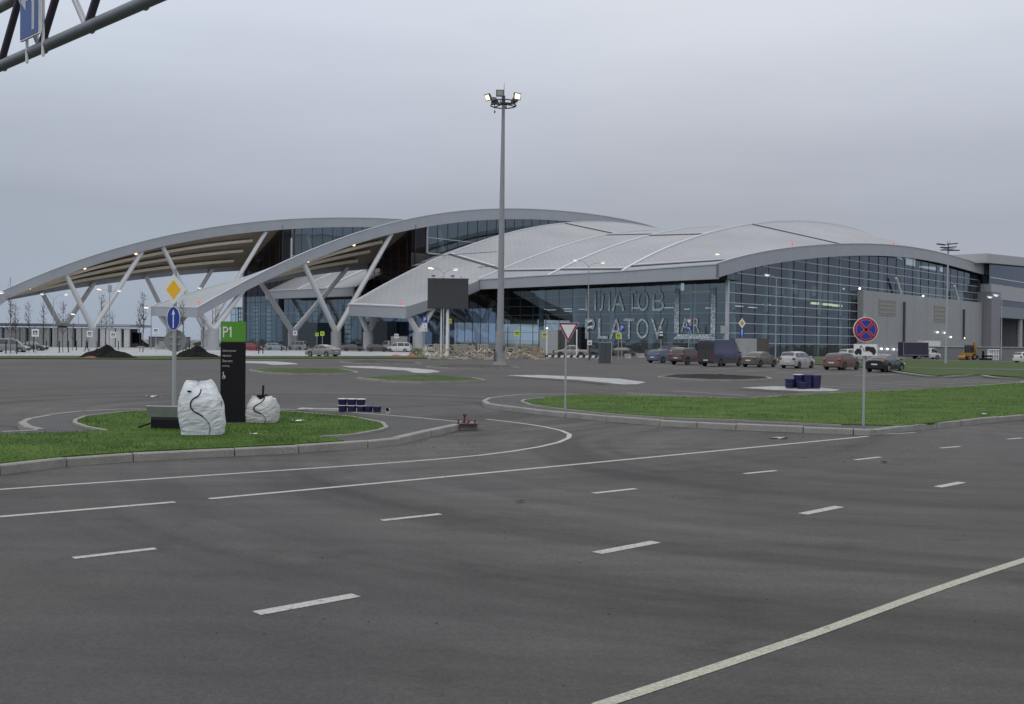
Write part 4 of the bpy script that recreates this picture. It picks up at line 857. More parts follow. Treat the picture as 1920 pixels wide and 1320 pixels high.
p_sign(1165.5, 673, 615, 'blue parking sign above a lime crossing sign, before the glass lettering')
# turn left roundel + triangle, diamond + arrow near the van, no entry-like barrier chevrons, signal head
t, P = post_thing('road_sign', 'give-way triangle above a blue left-turn roundel in front of the glass wall', 'road sign', 1291, 676, r=.045, h=3.2)
zc = zat(1291, 603, P); zr = zat(1291, 616, P)
MB().tube((0, .05, 3.1), (0, .05, zc+.3), .045, .045, 8).build('post', steel, t)
d = plate(t, [(-.42, zc+.36), (0, zc-.42), (.42, zc+.36)], M('pale red', (.42, .16, .19), .5), -.03); plate(t, [(-.27, zc+.25), (0, zc-.25), (.27, zc+.25)], signwhite, -.036, 'face', .005, d)
d = disc_sign(t, zr, .36, -.03, signblue); plate(t, [(.06, zr-.25), (.14, zr-.25), (.14, zr+.12), (-.1, zr+.12), (-.1, zr+.2), (-.26, zr+.08), (-.1, zr-.04), (-.1, zr+.04), (.06, zr+.04)], signwhite, -.036, 'arrow', .005, d)
t, P = post_thing('road_sign', 'small amber diamond above a blue arrow plate behind the blue van', 'road sign', 1390.5, 674, r=.05, h=3.)
zc = zat(1390.5, 606, P); zr = zat(1390, 623, P)
MB().tube((0, .05, 2.9), (0, .05, zc+.3), .05, .05, 8).build('post', steel, t)
d = plate(t, [(0, zc+.75), (-.52, zc), (0, zc-.75), (.52, zc)], signwhite, -.03); plate(t, [(0, zc+.42), (-.28, zc), (0, zc-.42), (.28, zc)], M('ochre', (.42, .36, .02), .5), -.036, 'emblem', .005, d)
d = plate(t, rect(-.36, .36, zr-.5, zr+.5), M('dull blue', (.02, .09, .3), .5), -.03); plate(t, rect(-.06, .06, zr-.4, zr+.4), signwhite, -.036, 'arrow', .005, d)
t, P = post_thing('road_sign', 'striped black and white signal mast with a white notice by the pickup', 'road sign', 1105, 676, r=.09, h=4.2, mat=M('mast dark', (.05, .05, .055), .6))
for i in range(4):
    z = zat(1105, 603+i*5.5, P); plate(t, [(-.28, z-.12), (.28, z+.06), (.28, z+.24), (-.28, z+.06)], signwhite if i % 2 == 0 else signblack, -.06, 'chevron')
d = plate(t, rect(-.26, .26, zat(1105, 647, P), zat(1105, 638, P)), signwhite, -.1, 'notice')
plate(t, rect(-.16, .16, zat(1105, 645, P), zat(1105, 641, P)), M('plate grey', (.3, .3, .3)), -.106, 'pictogram', .004, d)
t, P = post_thing('road_sign', 'small striped black and white marker sign beside the V of the lettering', 'road sign', 1239, 675, r=.045, h=4.6)
zc = zat(1239, 628, P); d = plate(t, rect(-.28, .28, zc-.55, zc+.55), signblack, -.03)
plate(t, rect(-.22, .22, zc-.12, zc+.1), signwhite, -.036, 'stripe', .005, d); plate(t, rect(-.22, .22, zc+.25, zc+.45), signwhite, -.036, 'stripe', .005, d)
t, P = post_thing('marker_post', 'plain white post leaning by the parked pickup', 'post', 1081, 672, r=.09, h=4., mat=whitepaint)
t, P = post_thing('marker_post', 'short white post carrying a small lamp beside the third lime sign', 'post', 1025, 672, r=.08, h=4., mat=whitepaint)
MB().ell((0, .05, 4.05), (.14, .14, .12), 8, 6).build('lamp', lampdim, t)
t, P = post_thing('control_box', 'grey box on a pole at the corner of the glass wall', 'cabinet', 1357, 672, r=.08, h=4., mat=steel)
MB().box((0, -.1, zat(1357, 618, P)), (1.05, .45, 1.2)).build('housing', M('box grey', (.34, .36, .38), .5), t)
# ------------------------------------------------------------------ light masts and street lamps
P = G(937, 687); t = thing('lighting_mast', 'very tall grey floodlight mast with two lit lamps on a ring', 'light mast', P)
tp = atY(944, 186, P.y)-P; mz = tp.z
def mp_(k): return Vector((tp.x*k, 0, mz*k))
MB().tube((0, 0, -.2), mp_(.13), .44, .40, 18).tube(mp_(.13), mp_(.45), .30, .26, 18).tube(mp_(.45), mp_(1.), .26, .13, 18).build('mast', M('mast grey', (.27, .275, .29), .5, .1, .1, .8), t, 40)
MB().tube((0, 0, -.05), (0, 0, .38), .6, .58, 12).build('footing', concrete, t, 30)
MB().box((-.45, -.38, .9), (.16, .12, .9)).box((.38, -.42, 1.6), (.14, .1, .5)).build('service_box', M('mast box', (.08, .08, .085), .6), t)
top = mp_(1.)
mb = MB(); 
for i in range(20):
    a, b = 2*math.pi*i/20, 2*math.pi*(i+1)/20
    for r_, zz in ((1.1, -.55), (1.05, -.25)): mb.tube(top+Vector((r_*math.cos(a), r_*math.sin(a), zz)), top+Vector((r_*math.cos(b), r_*math.sin(b), zz)), .055, .055, 6)
for i in range(6):
    a = 2*math.pi*i/6+.3; mb.tube(top+Vector((0, 0, -.4)), top+Vector((1.1*math.cos(a), 1.1*math.sin(a), -.55)), .05, .05, 6); mb.tube(top+Vector((1.05*math.cos(a), 1.05*math.sin(a), -.25)), top+Vector((1.1*math.cos(a), 1.1*math.sin(a), -.55)), .04, .04, 6)
dgm = M('ring metal', (.06, .065, .07), .5, .3); mb.build('ring', dgm, t)
MB().tube(top+Vector((0, 0, -.5)), top+Vector((0, 0, .3)), .18, .15, 10).tube(top+Vector((.05, 0, .2)), top+Vector((.05, 0, 1.4)), .025, .015, 6).build('finial', dgm, t)
MB().tube(top+Vector((-.75, 0, -.55)), top+Vector((-.75, 0, -1.)), .012, .012, 5).ell(top+Vector((-.75, 0, -1.1)), (.07, .07, .13), 8, 6).build('pendant', dgm, t)
def flood(c, q, lit, nm='floodlight'):
    o = MB().loft([[Vector(c)+q @ Vector((x*k, y_, z*k)) for x, z in ((-.34, -.3), (.34, -.3), (.34, .3), (-.34, .3))] for y_, k in ((-.12, 1.), (.02, .95), (.22, .45))]).build(nm, dgm, t)
    MB().add([Vector(c)+q @ Vector((x*.78, -.128, z*.72)) for x, z in ((-.34, -.3), (.34, -.3), (.34, .3), (-.34, .3))], [(0, 1, 2, 3)]).build('lens', lampmat if lit else M('dead lens', (.20, .23, .22), .25), o)
flood(top+Vector((-.3, -.7, .32)), Matrix.Rotation(-.2, 3, 'X'), False)
flood(top+Vector((-1.3, -.25, .12)), Matrix.Rotation(-.9, 3, 'Z') @ Matrix.Rotation(.5, 3, 'X'), True)
flood(top+Vector((1.15, -.3, .18)), Matrix.Rotation(.55, 3, 'Z') @ Matrix.Rotation(.15, 3, 'X'), True)
flood(top+Vector((1.0, .7, .1)), Matrix.Rotation(2.4, 3, 'Z') @ Matrix.Rotation(.8, 3, 'X'), False)
flood(top+Vector((-.8, .8, .1)), Matrix.Rotation(-2.4, 3, 'Z') @ Matrix.Rotation(.8, 3, 'X'), False)
# dark apron mast, right
P = G(1773, 683); t = thing('lighting_mast', 'slim pale mast at right carrying flat unlit dark floodlights', 'light mast', P)
h_ = hgt(1775, 468, P)
MB().tube((0, 0, -.1), (.12, 0, h_), .14, .09, 10).build('mast', steel, t, 40)
mb = MB(); 
for dx, dz, l, tl in ((-.75, .62, 1.0, .12), (.6, .7, 1.2, -.1), (-.3, .25, 1., .05), (.55, .3, 1.0, -.08), (-.1, -.05, 1.3, 0), (.9, -.08, 1.1, -.03)):
    mb.box((dx, 0, h_+dz), (l, .5, .1), 0, Matrix.Rotation(tl, 3, 'Y'))
mb.build('floodlight', blackm, t)
MB().tube((.12, 0, h_-.3), (.12, 0, h_+.8), .05, .05, 6).tube((-.5, 0, h_+.1), (.9, 0, h_+.1), .04, .04, 6).tube((.0, 0, h_+.7), (.0, 0, h_+1.1), .02, .02, 5).tube((.3, 0, h_+.7), (.3, 0, h_+1.1), .02, .02, 5).build('ring', blackm, t)
def street_lamp(px, yb, yt, label, arms, lit, bend=True, z0=0., boxtop=False, r=.09):
    P = G(px, yb); t = thing('street_lamp', label, 'street lamp', P, 0, 'street lamps'); h = hgt(px, yt, P)
    MB().tube((0, 0, -.1), (0, 0, h*.3), r*1.25, r*1.2, 8).tube((0, 0, h*.3), (0, 0, h), r, r*.7, 8).build('post', greypost, t, 40)
    for (dx, dz), on in zip(arms, lit):
        mid = Vector((dx*.45, 0, h+dz*.75)); end = Vector((dx, 0, h+dz))
        MB().path([Vector((0, 0, h-.05)), mid, end], r*.45, 6).build('arm', greypost, t, 40)
        q = Matrix.Rotation(-.12 if dx > 0 else .12, 3, 'Y')
        o = MB().ell(end+Vector((dx/abs(dx)*.35, 0, .02)), (.55, .22, .13), 10, 6, q).build('lamp_head', whitepaint if not on else greypost, t, 60)
        MB().ell(end+Vector((dx/abs(dx)*.38, -.02, -.07)), (.46, .22, .12) if on else (.36, .16, .1), 10, 6, q).build('lens', lampmat if on else lampdim, o, 60)
    if boxtop: MB().box((0, 0, h+.7), (.55, .5, 1.3)).tube((0, 0, h), (0, 0, h+1.5), .06, .06, 6).build('antenna_box', greypost, t)
street_lamp(1102, 668, 499, 'street lamp with two unlit arms standing before the faint lettering', ((-1.75, .95), (1.9, .6)), (0, 0))
street_lamp(1363, 668, 489, 'double street lamp with a lit left head at the corner of the glass wall', ((-1.5, 1.2), (1.55, 1.0)), (1, 0))
street_lamp(1454, 671, 522, 'single-arm street lamp with head turned left, in front of the right glass wall', ((-1.2, .55),), (0,))
street_lamp(831, 668, 512, 'double street lamp with one lit head rising behind the billboard', ((-1.5, .75), (1.3, .55)), (1, 0))
street_lamp(398, 655, 551, 'double street lamp behind the amber diamond sign', ((-2.4, 1.2), (1.6, .8)), (0, 0))
street_lamp(205, 655, 548, 'lit double street lamp with a box on top, over the taller soil heap', ((-1.6, .6), (1.4, .3)), (1, 0), boxtop=True)
street_lamp(100, 652, 560, 'double street lamp among the saplings, unlit', ((-2., .9), (2.2, .9)), (0, 0))
street_lamp(147, 652, 594, 'lower lit street lamp left of the taller soil heap', ((-.8, .6),), (1,))
street_lamp(283, 655, 580, 'lit lamp half hidden by the tip of the nearer arch', ((-.6, .4),), (1,))
street_lamp(1877, 676, 563, 'double street lamp in front of the pier at the right edge', ((-1.6, .5), (-.6, .8)), (0, 0))
street_lamp(19, 662, 520, 'thin antenna-like lamp post at the far left edge', ((-.9, -2.),), (0,), r=.05)
# ------------------------------------------------------------------ billboard
P = G(837, 671); Yb = P.y; t = thing('billboard', 'blank dark grey billboard on two legs with small lamps on top', 'billboard', P)
xl, xr = atY(802, 550, Yb).x-P.x, atY(878, 550, Yb).x-P.x; zl, zh = hgt(840, 578, P), hgt(840, 523, P)
MB().box(((xl+xr)/2, 0, (zl+zh)/2), (xr-xl, .45, zh-zl)).build('panel', M('billboard grey', (.045, .045, .052), .5, 0, .08, .6), t)
MB().box(((xl+xr)/2, .05, zh+.02), (xr-xl+.1, .5, .1)).box(((xl+xr)/2, .05, zl-.02), (xr-xl+.1, .5, .1)).build('frame', mulld, t)
MB().tube((.05, .3, -.1), (.1, .3, zl+1), .2, .18, 12).tube((-.75, .5, -.1), (-.75, .5, zl+.5), .09, .09, 8).build('leg', whitepaint, t, 40)
for i, xx in enumerate((xl+.8, xl+1.9, xr-2.0, xr-.9)):
    MB().tube((xx, -.1, zh), (xx, -.9, zh+.35), .03, .03, 6).box((xx, -.95, zh+.33), (.5, .3, .14)).build('lamp', whitepaint if i % 2 else mulld, t)
# ------------------------------------------------------------------ overhead sign gantry, top left (posts stand outside the frame)
pF, pG = G(0, 124, 6.), G(285, -2, 6.); gd = (pG-pF); gd.z = 0; gd.normalize(); gn = Vector((gd.y, -gd.x, 0)); gn = gn if gn.y < 0 else -gn
o_ = pF-gd*5.2; t = thing('sign_gantry', 'grey tubular truss gantry crossing overhead with a blue left-turn sign', 'gantry', Vector((o_.x, o_.y, 0)))
loc = lambda k, off, z: gd*k+gn*off+Vector((0, 0, z))
Lg = 30.
gm = M('gantry steel', (.16, .175, .19), .45, .3, .18, 3.)
for off in (0,):
    for z in (6., 6.85):
        MB().tube(loc(-.4, off, z), loc(Lg, off, z), .075, .075, 14).build('chord', gm, t, 40)
kx = lambda x: (G(x, 124-.4421*x, 6.)-pF).dot(gd)+5.2
ka, sp = kx(76), kx(163)-kx(76); brd = M('brace dark', (.05, .045, .06), .5, .2)
i0 = -int((ka+.3)/sp)
kn = [ka+sp*i for i in range(i0, 40) if ka+sp*i < Lg-.3]
for a in kn:
    MB().tube(loc(a, 0, 6.), loc(a+sp*.5, 0, 6.85), .05, .05, 10).build('brace', brd, t, 40)
    MB().tube(loc(a, 0, 6.), loc(a-sp*.5, 0, 6.85), .04, .04, 10).build('brace', steel, t, 40)
    MB().plate(circ(0, 0, .12, 14), .05).build('node_plate', steel, t, loc=loc(a, -.03, 6.06), rz=math.atan2(gd.y, gd.x))
for k in (-.1, Lg-.2):
    MB().tube(loc(k, 0, -.2), loc(k, 0, 7.), .16, .14, 14).build('gantry_post', gm, t, 40)
ks = (Vector(G(42, 60, 6.3))-pF).dot(gd)+5.2
xs = kx(74)
sg = MB().box((0, 0, 0), (.62, .03, 1.0)).build('direction_sign', signwhite, t, loc=loc(xs, .12, 6.62), rz=math.atan2(gd.y, gd.x))
MB().box((0, -.019, 0), (.58, .006, .96)).build('face', M('gantry blue', (.035, .085, .26), .5, 0, .06, 3), sg)
MB().plate([(.10, -.42), (.18, -.42), (.18, .0), (.1, .10), (-.10, .10), (-.10, .19), (-.26, .02), (-.10, -.12), (-.10, .0), (.06, .0), (.10, -.05)], .004, -.027).build('arrow', M('gantry arrow', (.42, .44, .47), .5), sg)
MB().tube((-.26, .06, -.78), (-.26, .06, .6), .02, .02, 6).tube((.26, .06, -.78), (.26, .06, .6), .02, .02, 6).build('bracket', whitepaint, sg)
# ------------------------------------------------------------------ big bags, trough, bucket piles, rubble
def bagmat(dirty):
    nm = 'dirty woven bag' if dirty else 'woven bag'; new = nm not in MATS
    m = M(nm, (.50, .50, .51) if dirty else (.56, .59, .62), .7, 0, .28 if dirty else .08, 4., .5, 9.)
    if new:                                       # taut horizontal creases of woven plastic
        nt = m.node_tree; n = [x for x in nt.nodes if x.type == 'TEX_NOISE' and x.inputs['Scale'].default_value == 9.][0]; tc = [x for x in nt.nodes if x.type == 'TEX_COORD'][0]
        mp = nd(nt, 'ShaderNodeMapping'); n.inputs['Detail'].default_value = 8; n.inputs['Distortion'].default_value = 1.1; mp.inputs['Scale'].default_value = (.45, .45, 2.0); mp.inputs['Rotation'].default_value = (.25, .42, 0); nt.links.new(tc.outputs['Object'], mp.inputs[0]); nt.links.new(mp.outputs[0], n.inputs['Vector'])
        b = [x for x in nt.nodes if x.type == 'BUMP'][0]; b.inputs['Strength'].default_value = .8; b.inputs['Distance'].default_value = .02
    return m
def bag(px, py, w, d, h, label, lean=0., seed=1, slump=.12, dirty=False, tap=.27):
    P = G(px, py, KH+.02); t = thing('bulk_bag', label, 'bag', P, rnd(-.2, .2))
    R = random.Random(seed); ph = [R.uniform(0, 6.28) for _ in range(8)]; rings = []; N, Z = 128, 100
    for i in range(Z+1):
        k = i/Z; z = h*k
        sx = w/2*(1+.12*math.sin(math.pi*min(1, k*1.15))-tap*1.7*(1-math.sqrt(1-(max(0, k-.55)/.46)**2))-slump*.5*k); sy = d/2*(1+.1*math.sin(math.pi*k)-.65*(1-math.sqrt(1-(max(0, k-.55)/.46)**2)))
        ring = []
        for j in range(N):
            a = 2*math.pi*j/N; c, s = math.cos(a), math.sin(a); e = .55+.2*k
            bx, by = (abs(c)**e)*(1 if c > 0 else -1), (abs(s)**e)*(1 if s > 0 else -1)
            rg1 = 1-abs(mnoise.noise(Vector((bx*1.3+seed, by*1.3, k*6.5+bx*1.1*math.sin(seed+3*k)))))*2.4
            rg2 = 1-abs(mnoise.noise(Vector((bx*2.6, by*2.6+seed, k*13-bx*2.2))))*2.4
            rg3 = 1-abs(mnoise.noise(Vector((a*2.2+seed, k*2.2, seed*.7))))*2.4
            f = 1+.030*rg1+.013*rg2+.05*rg3*max(0, k-.55)+.02*mnoise.noise(Vector((bx*1.1, by*1.1, k*1.6+seed*2)))
            ring.append(Vector((sx*bx*f+lean*(k**1.3)*h, sy*by*f, z+.06*h*k**3*math.sin(2*a+ph[5])+.035*h*k**4*math.sin(5*a+ph[6])+.03*h*k**5*math.sin(9*a+ph[7]))))
        rings.append(ring)
    top = []
    cen = sum(rings[-1], Vector())/N
    for k in (.75, .45, .15): rings.append([cen+(v-cen)*k+Vector((0, 0, .05*h*(1-k)*(1+.6*math.sin(3*i*.3+ph[7])))) for i, v in enumerate(rings[-1] if k > .7 else rings[Z])])
    mb = MB(); mb.loft(rings, True, False); mb.add(rings[-1], [tuple(range(N))])
    mb.build('bag_body', bagmat(dirty), t, 50)
    # seam strap following the front
    j0 = int(N*.77); pts = []
    for i in range(2, Z+1, 3):
        jf = j0+4.6*math.sin(i*.066+.6); ja = int(jf) % N; v = rings[i][ja].lerp(rings[i][(ja+1) % N], jf-int(jf)); c2 = sum(rings[i], Vector())/N; pts.append(v+(v-c2).normalized()*.008)
    mb = MB(); mb.path(pts[12:], .014, 6); mb.path(pts[:13], .006, 6); mb.build('strap', blackm, t, 50)
    return t, rings
t, rg_ = bag(381, 813, .80, .74, 1.0, 'large full white bulk bag with a black seam in front of the totem', -.10, 3)
MB().ell(rg_[87][91]+Vector((0, -.02, 0)), (.05, .02, .018), 10, 6).build('loop', blackm, t, 50)
MB().ell((.335, -.05, .66), (.06, .05, .06), 8, 6).tube((.38, -.05, .66), (.36, -.03, .34), .010, .010, 6).build('loop', M('strap tan', (.45, .40, .30), .7), t, 40)
t, rg_ = bag(492, 791, .66, .6, .56, 'smaller slumped white bulk bag right of the totem with dark scraps on top', .02, 9, .02, True, .10)
mb = MB()
for i in range(7): mb.box((rnd(-.25, .1), -.27+rnd(-.04, .08), rnd(.12, .5)), (rnd(.05, .13), .03, rnd(.02, .06)), 0, Matrix.Rotation(rnd(-.7, .7), 3, 'Y'))
mb.build('dark_scrap', blackm, t, 50)
MB().tube((.0, 0, .5), (.01, .02, .86), .028, .024, 6).box((-.07, 0, .6), (.14, .12, .07), .4, None).box((.1, .05, .61), (.12, .1, .05), 0, Matrix.Rotation(.5, 3, 'Y')).box((.02, -.1, .58), (.16, .05, .06), 0, Matrix.Rotation(-.4, 3, 'Y')).build('loop', blackm, t, 50)
P = G(328, 803, KH); t = thing('metal_trough', 'grey half-open metal trough lying on the grass beside the big bag', 'trough', P, math.radians(-8))
MB().loft([[Vector((x, .28*math.cos(a)*1., .30+.26*math.sin(a))) for a in [math.pi*(.95+.12*i) for i in range(11)]] for x in lin(-.42, .5, 6)], False).build('trough_shell', M('trough inner shade', (.055, .055, .06), .6, .2), t, 60)  # near-black shell colour paints in the shade inside the trough
MB().box((-.02, -.30, .38), (.95, .03, .26), 0, Matrix.Rotation(.35, 3, 'X')).build('side_panel', M('zinc sheet', (.36, .36, .375), .45, .4, .2, 3), t)
MB().box((0, .0, .1), (.86, .5, .22)).build('painted_shade', blackm, t)  # black box painted as the shade in the gap under the panel
MB().tube((-.75, -.2, .02), (-.35, -.15, .16), .025, .02, 6).build('bar', blackm, t)
bluem = M('bucket blue', (.013, .011, .062), .45, 0, .15, 3); lidm = M('bucket lid', (.025, .022, .11), .5, 0, .1, 3); lidw = M('white lid', (.62, .63, .66), .5)
def bucket(x, y, z, label, r=.17, h=.24, white=False, grp='blue paint buckets'):
    t = thing('bucket', label, 'bucket', (x, y, z), rnd(0, 3), grp)
    MB().tube((0, 0, 0), (0, 0, h*.93), r*.86, r, 18).build('body', bluem, t, 40); MB().tube((0, 0, h*.9), (0, 0, h), r*1.06, r*1.04, 18).build('lid', lidw if white else lidm, t, 40)
    return t
P = G(670, 772, KH)
dr = Vector((.995, -.14, 0))
b0 = P+Vector((-.42, .12, 0))
for lv in range(2):
    for i in range(3):
        p = b0+dr*(i*.262-.01*lv); pn = ('first', 'second', 'third')[i]
        bucket(p.x, p.y+.0, P.z+.18*lv, ('%s bucket from the left in the top row of the pile by the left kerb' if lv else '%s bucket from the left in the bottom row of the pile by the left kerb') % pn, .128, .175, True)
for i, (dx, dy) in enumerate(((.33, -.02), (.57, -.06))):
    bucket(P.x+dx-.02, P.y+dy, P.z, ('low dark blue bucket touching the left pile on its right', 'outermost dark blue bucket at the right end of the left pile')[i], .115, .16)
P2 = G(1505, 729.5)
k = 0
for (dx, dy, lv, r, h, lab) in ((-.62, 0, 0, .24, .22, 'low bucket at the left front of the right-hand pile, bottom one'), (-.62, 0, 1, .24, .22, 'low bucket at the left front of the right-hand pile, upper one'),
        (-.18, .1, 0, .24, .36, 'bottom bucket of the middle stack in the right-hand pile'), (-.18, .1, 1, .24, .3, 'top bucket of the middle stack in the right-hand pile'),
        (.22, 0, 0, .25, .66, 'tall dark blue drum in the right-hand pile, the left one'), (.62, .0, 0, .26, .64, 'tall dark blue drum at the right end of the right-hand pile'), (-.12, -.4, 0, .2, .3, 'single bucket in front of the right-hand pile')):
    bucket(P2.x+dx, P2.y+dy, .045+(h*0 if lv == 0 else (.225 if dx < -.5 else .365)), lab, r, h, lab.startswith('top'))
P = G(727, 774.5, KH); t = thing('white_ball', 'small white round jar lid lying on the island kerb right of the buckets', 'jar', P)
MB().tube((0, 0, 0), (0, 0, .1), .05, .065, 12).ell((0, 0, .10), (.065, .065, .04), 12, 6).build('jar', lidw, t, 60); MB().tube((0, -.05, .1), (0, -.075, .1), .05, .05, 10).build('opening', blackm, t)
P = G(648, 770.5, KH); struct('paved_patch', MB().box((P.x-.55, P.y+.45, KH+.015), (1.7, .45, .03), -.1), slabm)
P = G(871, 795, KH); t = thing('anchor_bolts', 'rusty red bolts and stub pipes sticking up at the island tip', 'bolts', P); t.scale = (.8, .8, .8)
rust = M('rust red', (.12, .03, .022), .8, 0, .3, 8)
MB().tube((0, 0, 0), (0, 0, .24), .03, .03, 8).ell((0, 0, .27), (.06, .05, .05), 8, 6).build('stub_pipe', rust, t, 40)
for dx, dy in ((-.19, .05), (.08, -.12), (.12, .14), (-.06, .2), (.3, .0)): MB().tube((dx, dy, 0), (dx+.01, dy, rnd(.07, .13)), .028, .024, 6).build('bolt', rust, t)
MB().box((.14, .05, .012), (.62, .4, .02), .2).build('base_plate', M('red stain plate', (.11, .055, .05), .8, 0, .3, 6), t)
# soil heaps
def heap(px0, px1, py, ytop, label, seed, xpk=.5):
    A, B = G(px0, py), G(px1, py); P = (A+B)/2; w = (B-A).length; t = thing('soil_heap', label, 'soil heap', P)
    h = hgt((px0+px1)/2, ytop, P); R = random.Random(seed); mb = MB(); N = 60; dz = {}
    hills = [(R.uniform(-.2, .2), R.uniform(-.12, .12), R.uniform(.25, .42), R.uniform(.35, .7)) for _ in range(7)]+[(xpk-.5, 0, .30, 1.)]
    vs = []; fs = []
    dep = w*.55
    for i in range(N+1):
        for j in range(N+1):
            x, y = i/N-.5, j/N-.5
            e = max(0, 1-(2*abs(x))**1.6)*max(0, 1-(2*abs(y))**2)
            z = max((b*max(0, 1-(((x-a)/s)**2+((y-c)/s)**2)**.5) for a, c, s, b in hills))
            z = min(z, 1.05)*min(1, e*2.2)+.035*math.sin(31*x+9*y)*e+.03*math.sin(47*y-23*x)*e+R.uniform(-.035, .035)*e
            vs.append((x*w, y*dep, max(-.02, z*h)))
    for i in range(N):
        for j in range(N): a = i*(N+1)+j; fs.append((a, a+N+1, a+N+2, a+1))
    MB().add(vs, fs).build('heap', soil, t); return t
heap(138, 268, 672, 645, 'taller black soil heap nearest the left saplings', 4, .47)
heap(318, 432, 671.5, 646, 'lower black soil heap just behind the totem', 8, .45)
redm = M('red tarp', (.32, .03, .035), .7, 0, .2, 2)
P = G(764, 669); t = thing('red_tarp', 'long flat red sheet on the verge near the timber crates', 'tarp', P); MB().loft([[Vector((x, y, .22*math.exp(-(y/.9)**2)*(1+.3*math.sin(3*x)))) for y in lin(-1, 1, 6)] for x in lin(-2.1, 2.1, 20)], False).build('sheet', redm, t, 60)
P = G(173, 672); t = thing('red_tarp', 'faded red sheet at the foot of the taller soil heap', 'tarp', P); MB().loft([[Vector((x, y, .3*math.exp(-(y/.7)**2)*math.exp(-(x/.9)**2))) for y in lin(-1, 1, 6)] for x in lin(-1.3, 1.3, 14)], False).build('sheet', M('faded red', (.22, .05, .05), .8, 0, .3, 2), t, 60)
# timber crates / barricades near the billboard
woodm = [M('pale timber', (.42, .37, .30), .75, 0, .25, 4), M('tan timber', (.33, .245, .17), .75, 0, .25, 4), M('grey timber', (.33, .32, .29), .8, 0, .2, 4)]
def crate(px, py, w, h, label, kind, rz=0., m=0):
    P = G(px, py); t = thing('timber_frame', label, 'timber frame', P, rz, 'timber frames by the billboard'); d = .7; wd = woodm[m]
    mb = MB()
    for x in (-w/2, w/2):
        for y in (-d/2, d/2): mb.box((x, y, h/2), (.1, .1, h))
    mb.build('upright', wd, t)
    mb = MB()
    for z in (.12, h*.5, h-.06):
        for y in (-d/2-.07, d/2+.07): mb.box((0, y, z), (w+.15, .05, .11))
    mb.build('rail', wd, t)
    mb = MB()
    if kind == 'x':
        l = math.hypot(w, h)*.93; a = math.atan2(h, w)
        mb.box((0, -d/2-.12, h/2), (l, .045, .12), 0, Matrix.Rotation(-a, 3, 'Y')); mb.box((0, -d/2-.17, h/2), (l, .045, .12), 0, Matrix.Rotation(a, 3, 'Y'))
    elif kind == 'p':
        for i in range(5): mb.box((-w/2+w*(i+.5)/5, -d/2-.12, h/2), (w/9, .04, h*.95))
    else:
        for i in range(5): mb.box((rnd(-w/2, w/2), rnd(-d/2, d/2), h*.5), (.1, .06, h*1.15), 0, Matrix.Rotation(rnd(-.7, .7), 3, 'Y'))
    mb.build('brace', wd, t); return t
crate(812, 669, 1.5, 1.75, 'leftmost timber frame, half hidden by weeds', 'r', .2, 2)
crate(824, 670, 1.4, 1.8, 'pale picket frame left of the billboard leg', 'p', -.1, 0)
crate(846, 670, 1.6, 1.7, 'jumbled pale frame just right of the billboard leg', 'r', .1, 0)
crate(862, 669.5, 1.5, 1.8, 'dense grey-brown timber stack, third bay from the billboard', 'p', 0, 2)
crate(880, 670, 1.4, 1.6, 'loose pale frame with crossing sticks in the middle of the row', 'r', .25, 0)
crate(905, 670, 1.4, 1.85, 'pale picket frame left of the tall mast', 'p', -.05, 0)
crate(921, 670, 1.5, 1.7, 'tan crossed frame touching the tall mast on its left', 'x', .05, 1)
crate(955, 671, 1.3, 1.4, 'slanting white frame just right of the tall mast', 'r', .2, 0)
crate(975, 670.5, 1.8, 1.75, 'tan crossed frame under the second lime sign', 'x', 0, 1)
crate(994, 670.5, 1.6, 1.6, 'loose tan frame with crossing sticks beside the crossed one', 'r', .1, 1)
crate(1008, 671, 1.3, 1.4, 'small reddish crossed frame at the right end of the row', 'x', -.1, 1)
mb = MB()
for i in range(190):
    P = G(rnd(798, 1022), rnd(668.5, 675.)); hh = rnd(.04, .3) if P.y < 128 else rnd(.05, 1.1)
    mb.box((P.x, P.y, hh), (rnd(.4, 1.7), rnd(.08, .22), rnd(.03, .1)), 0, Matrix.Rotation(rnd(0, 3.1), 3, 'Z') @ Matrix.Rotation(rnd(-.5, .5) if hh > .3 else rnd(-.1, .1), 3, 'Y'))
tag(mb.build('timber_scraps', woodm[0]), 'loose pale boards and scraps strewn before the timber frames', 'scrap timber', None, 'stuff')
# striped barrier, cabinet
P = G(1067, 673.5); t = thing('road_barrier', 'low black and white striped barrier rail in front of the pickup', 'barrier', P)
xa = G(1019, 672).x-P.x; xb = G(1115, 672).x-P.x
for i in range(18):
    x0_, x1_ = xa+(xb-xa)*i/18, xa+(xb-xa)*(i+1)/18; MB().plate([(x0_, .22), (x1_, .22), (x1_+.12, .5), (x0_+.12, .5)], .09, 0).build('stripe', signwhite if i % 2 else signblack, t)
MB().box((xa+.5, .1, .12), (.3, .3, .26)).box((xb-.5, .1, .12), (.3, .3, .26)).build('foot', concrete, t)
P = G(1134, 681); t = thing('utility_cabinet', 'tall plain dark grey utility cabinet with pale side edge', 'cabinet', P, .12)
h_ = hgt(1134, 643, P)
MB().box((0, 0, h_/2), (1.22, .8, h_)).build('housing', M('cabinet grey', (.06, .07, .08), .5, 0, .08, 1), t); MB().box((.62, -.42, h_/2), (.07, .05, h_)).build('edge_trim', steel, t); MB().box((0, 0, h_+.03), (1.3, .9, .07)).build('top', greypost, t)
MB().box((.0, -.405, h_*.5), (.015, .015, h_*.9)).build('door_seam', blackm, t)
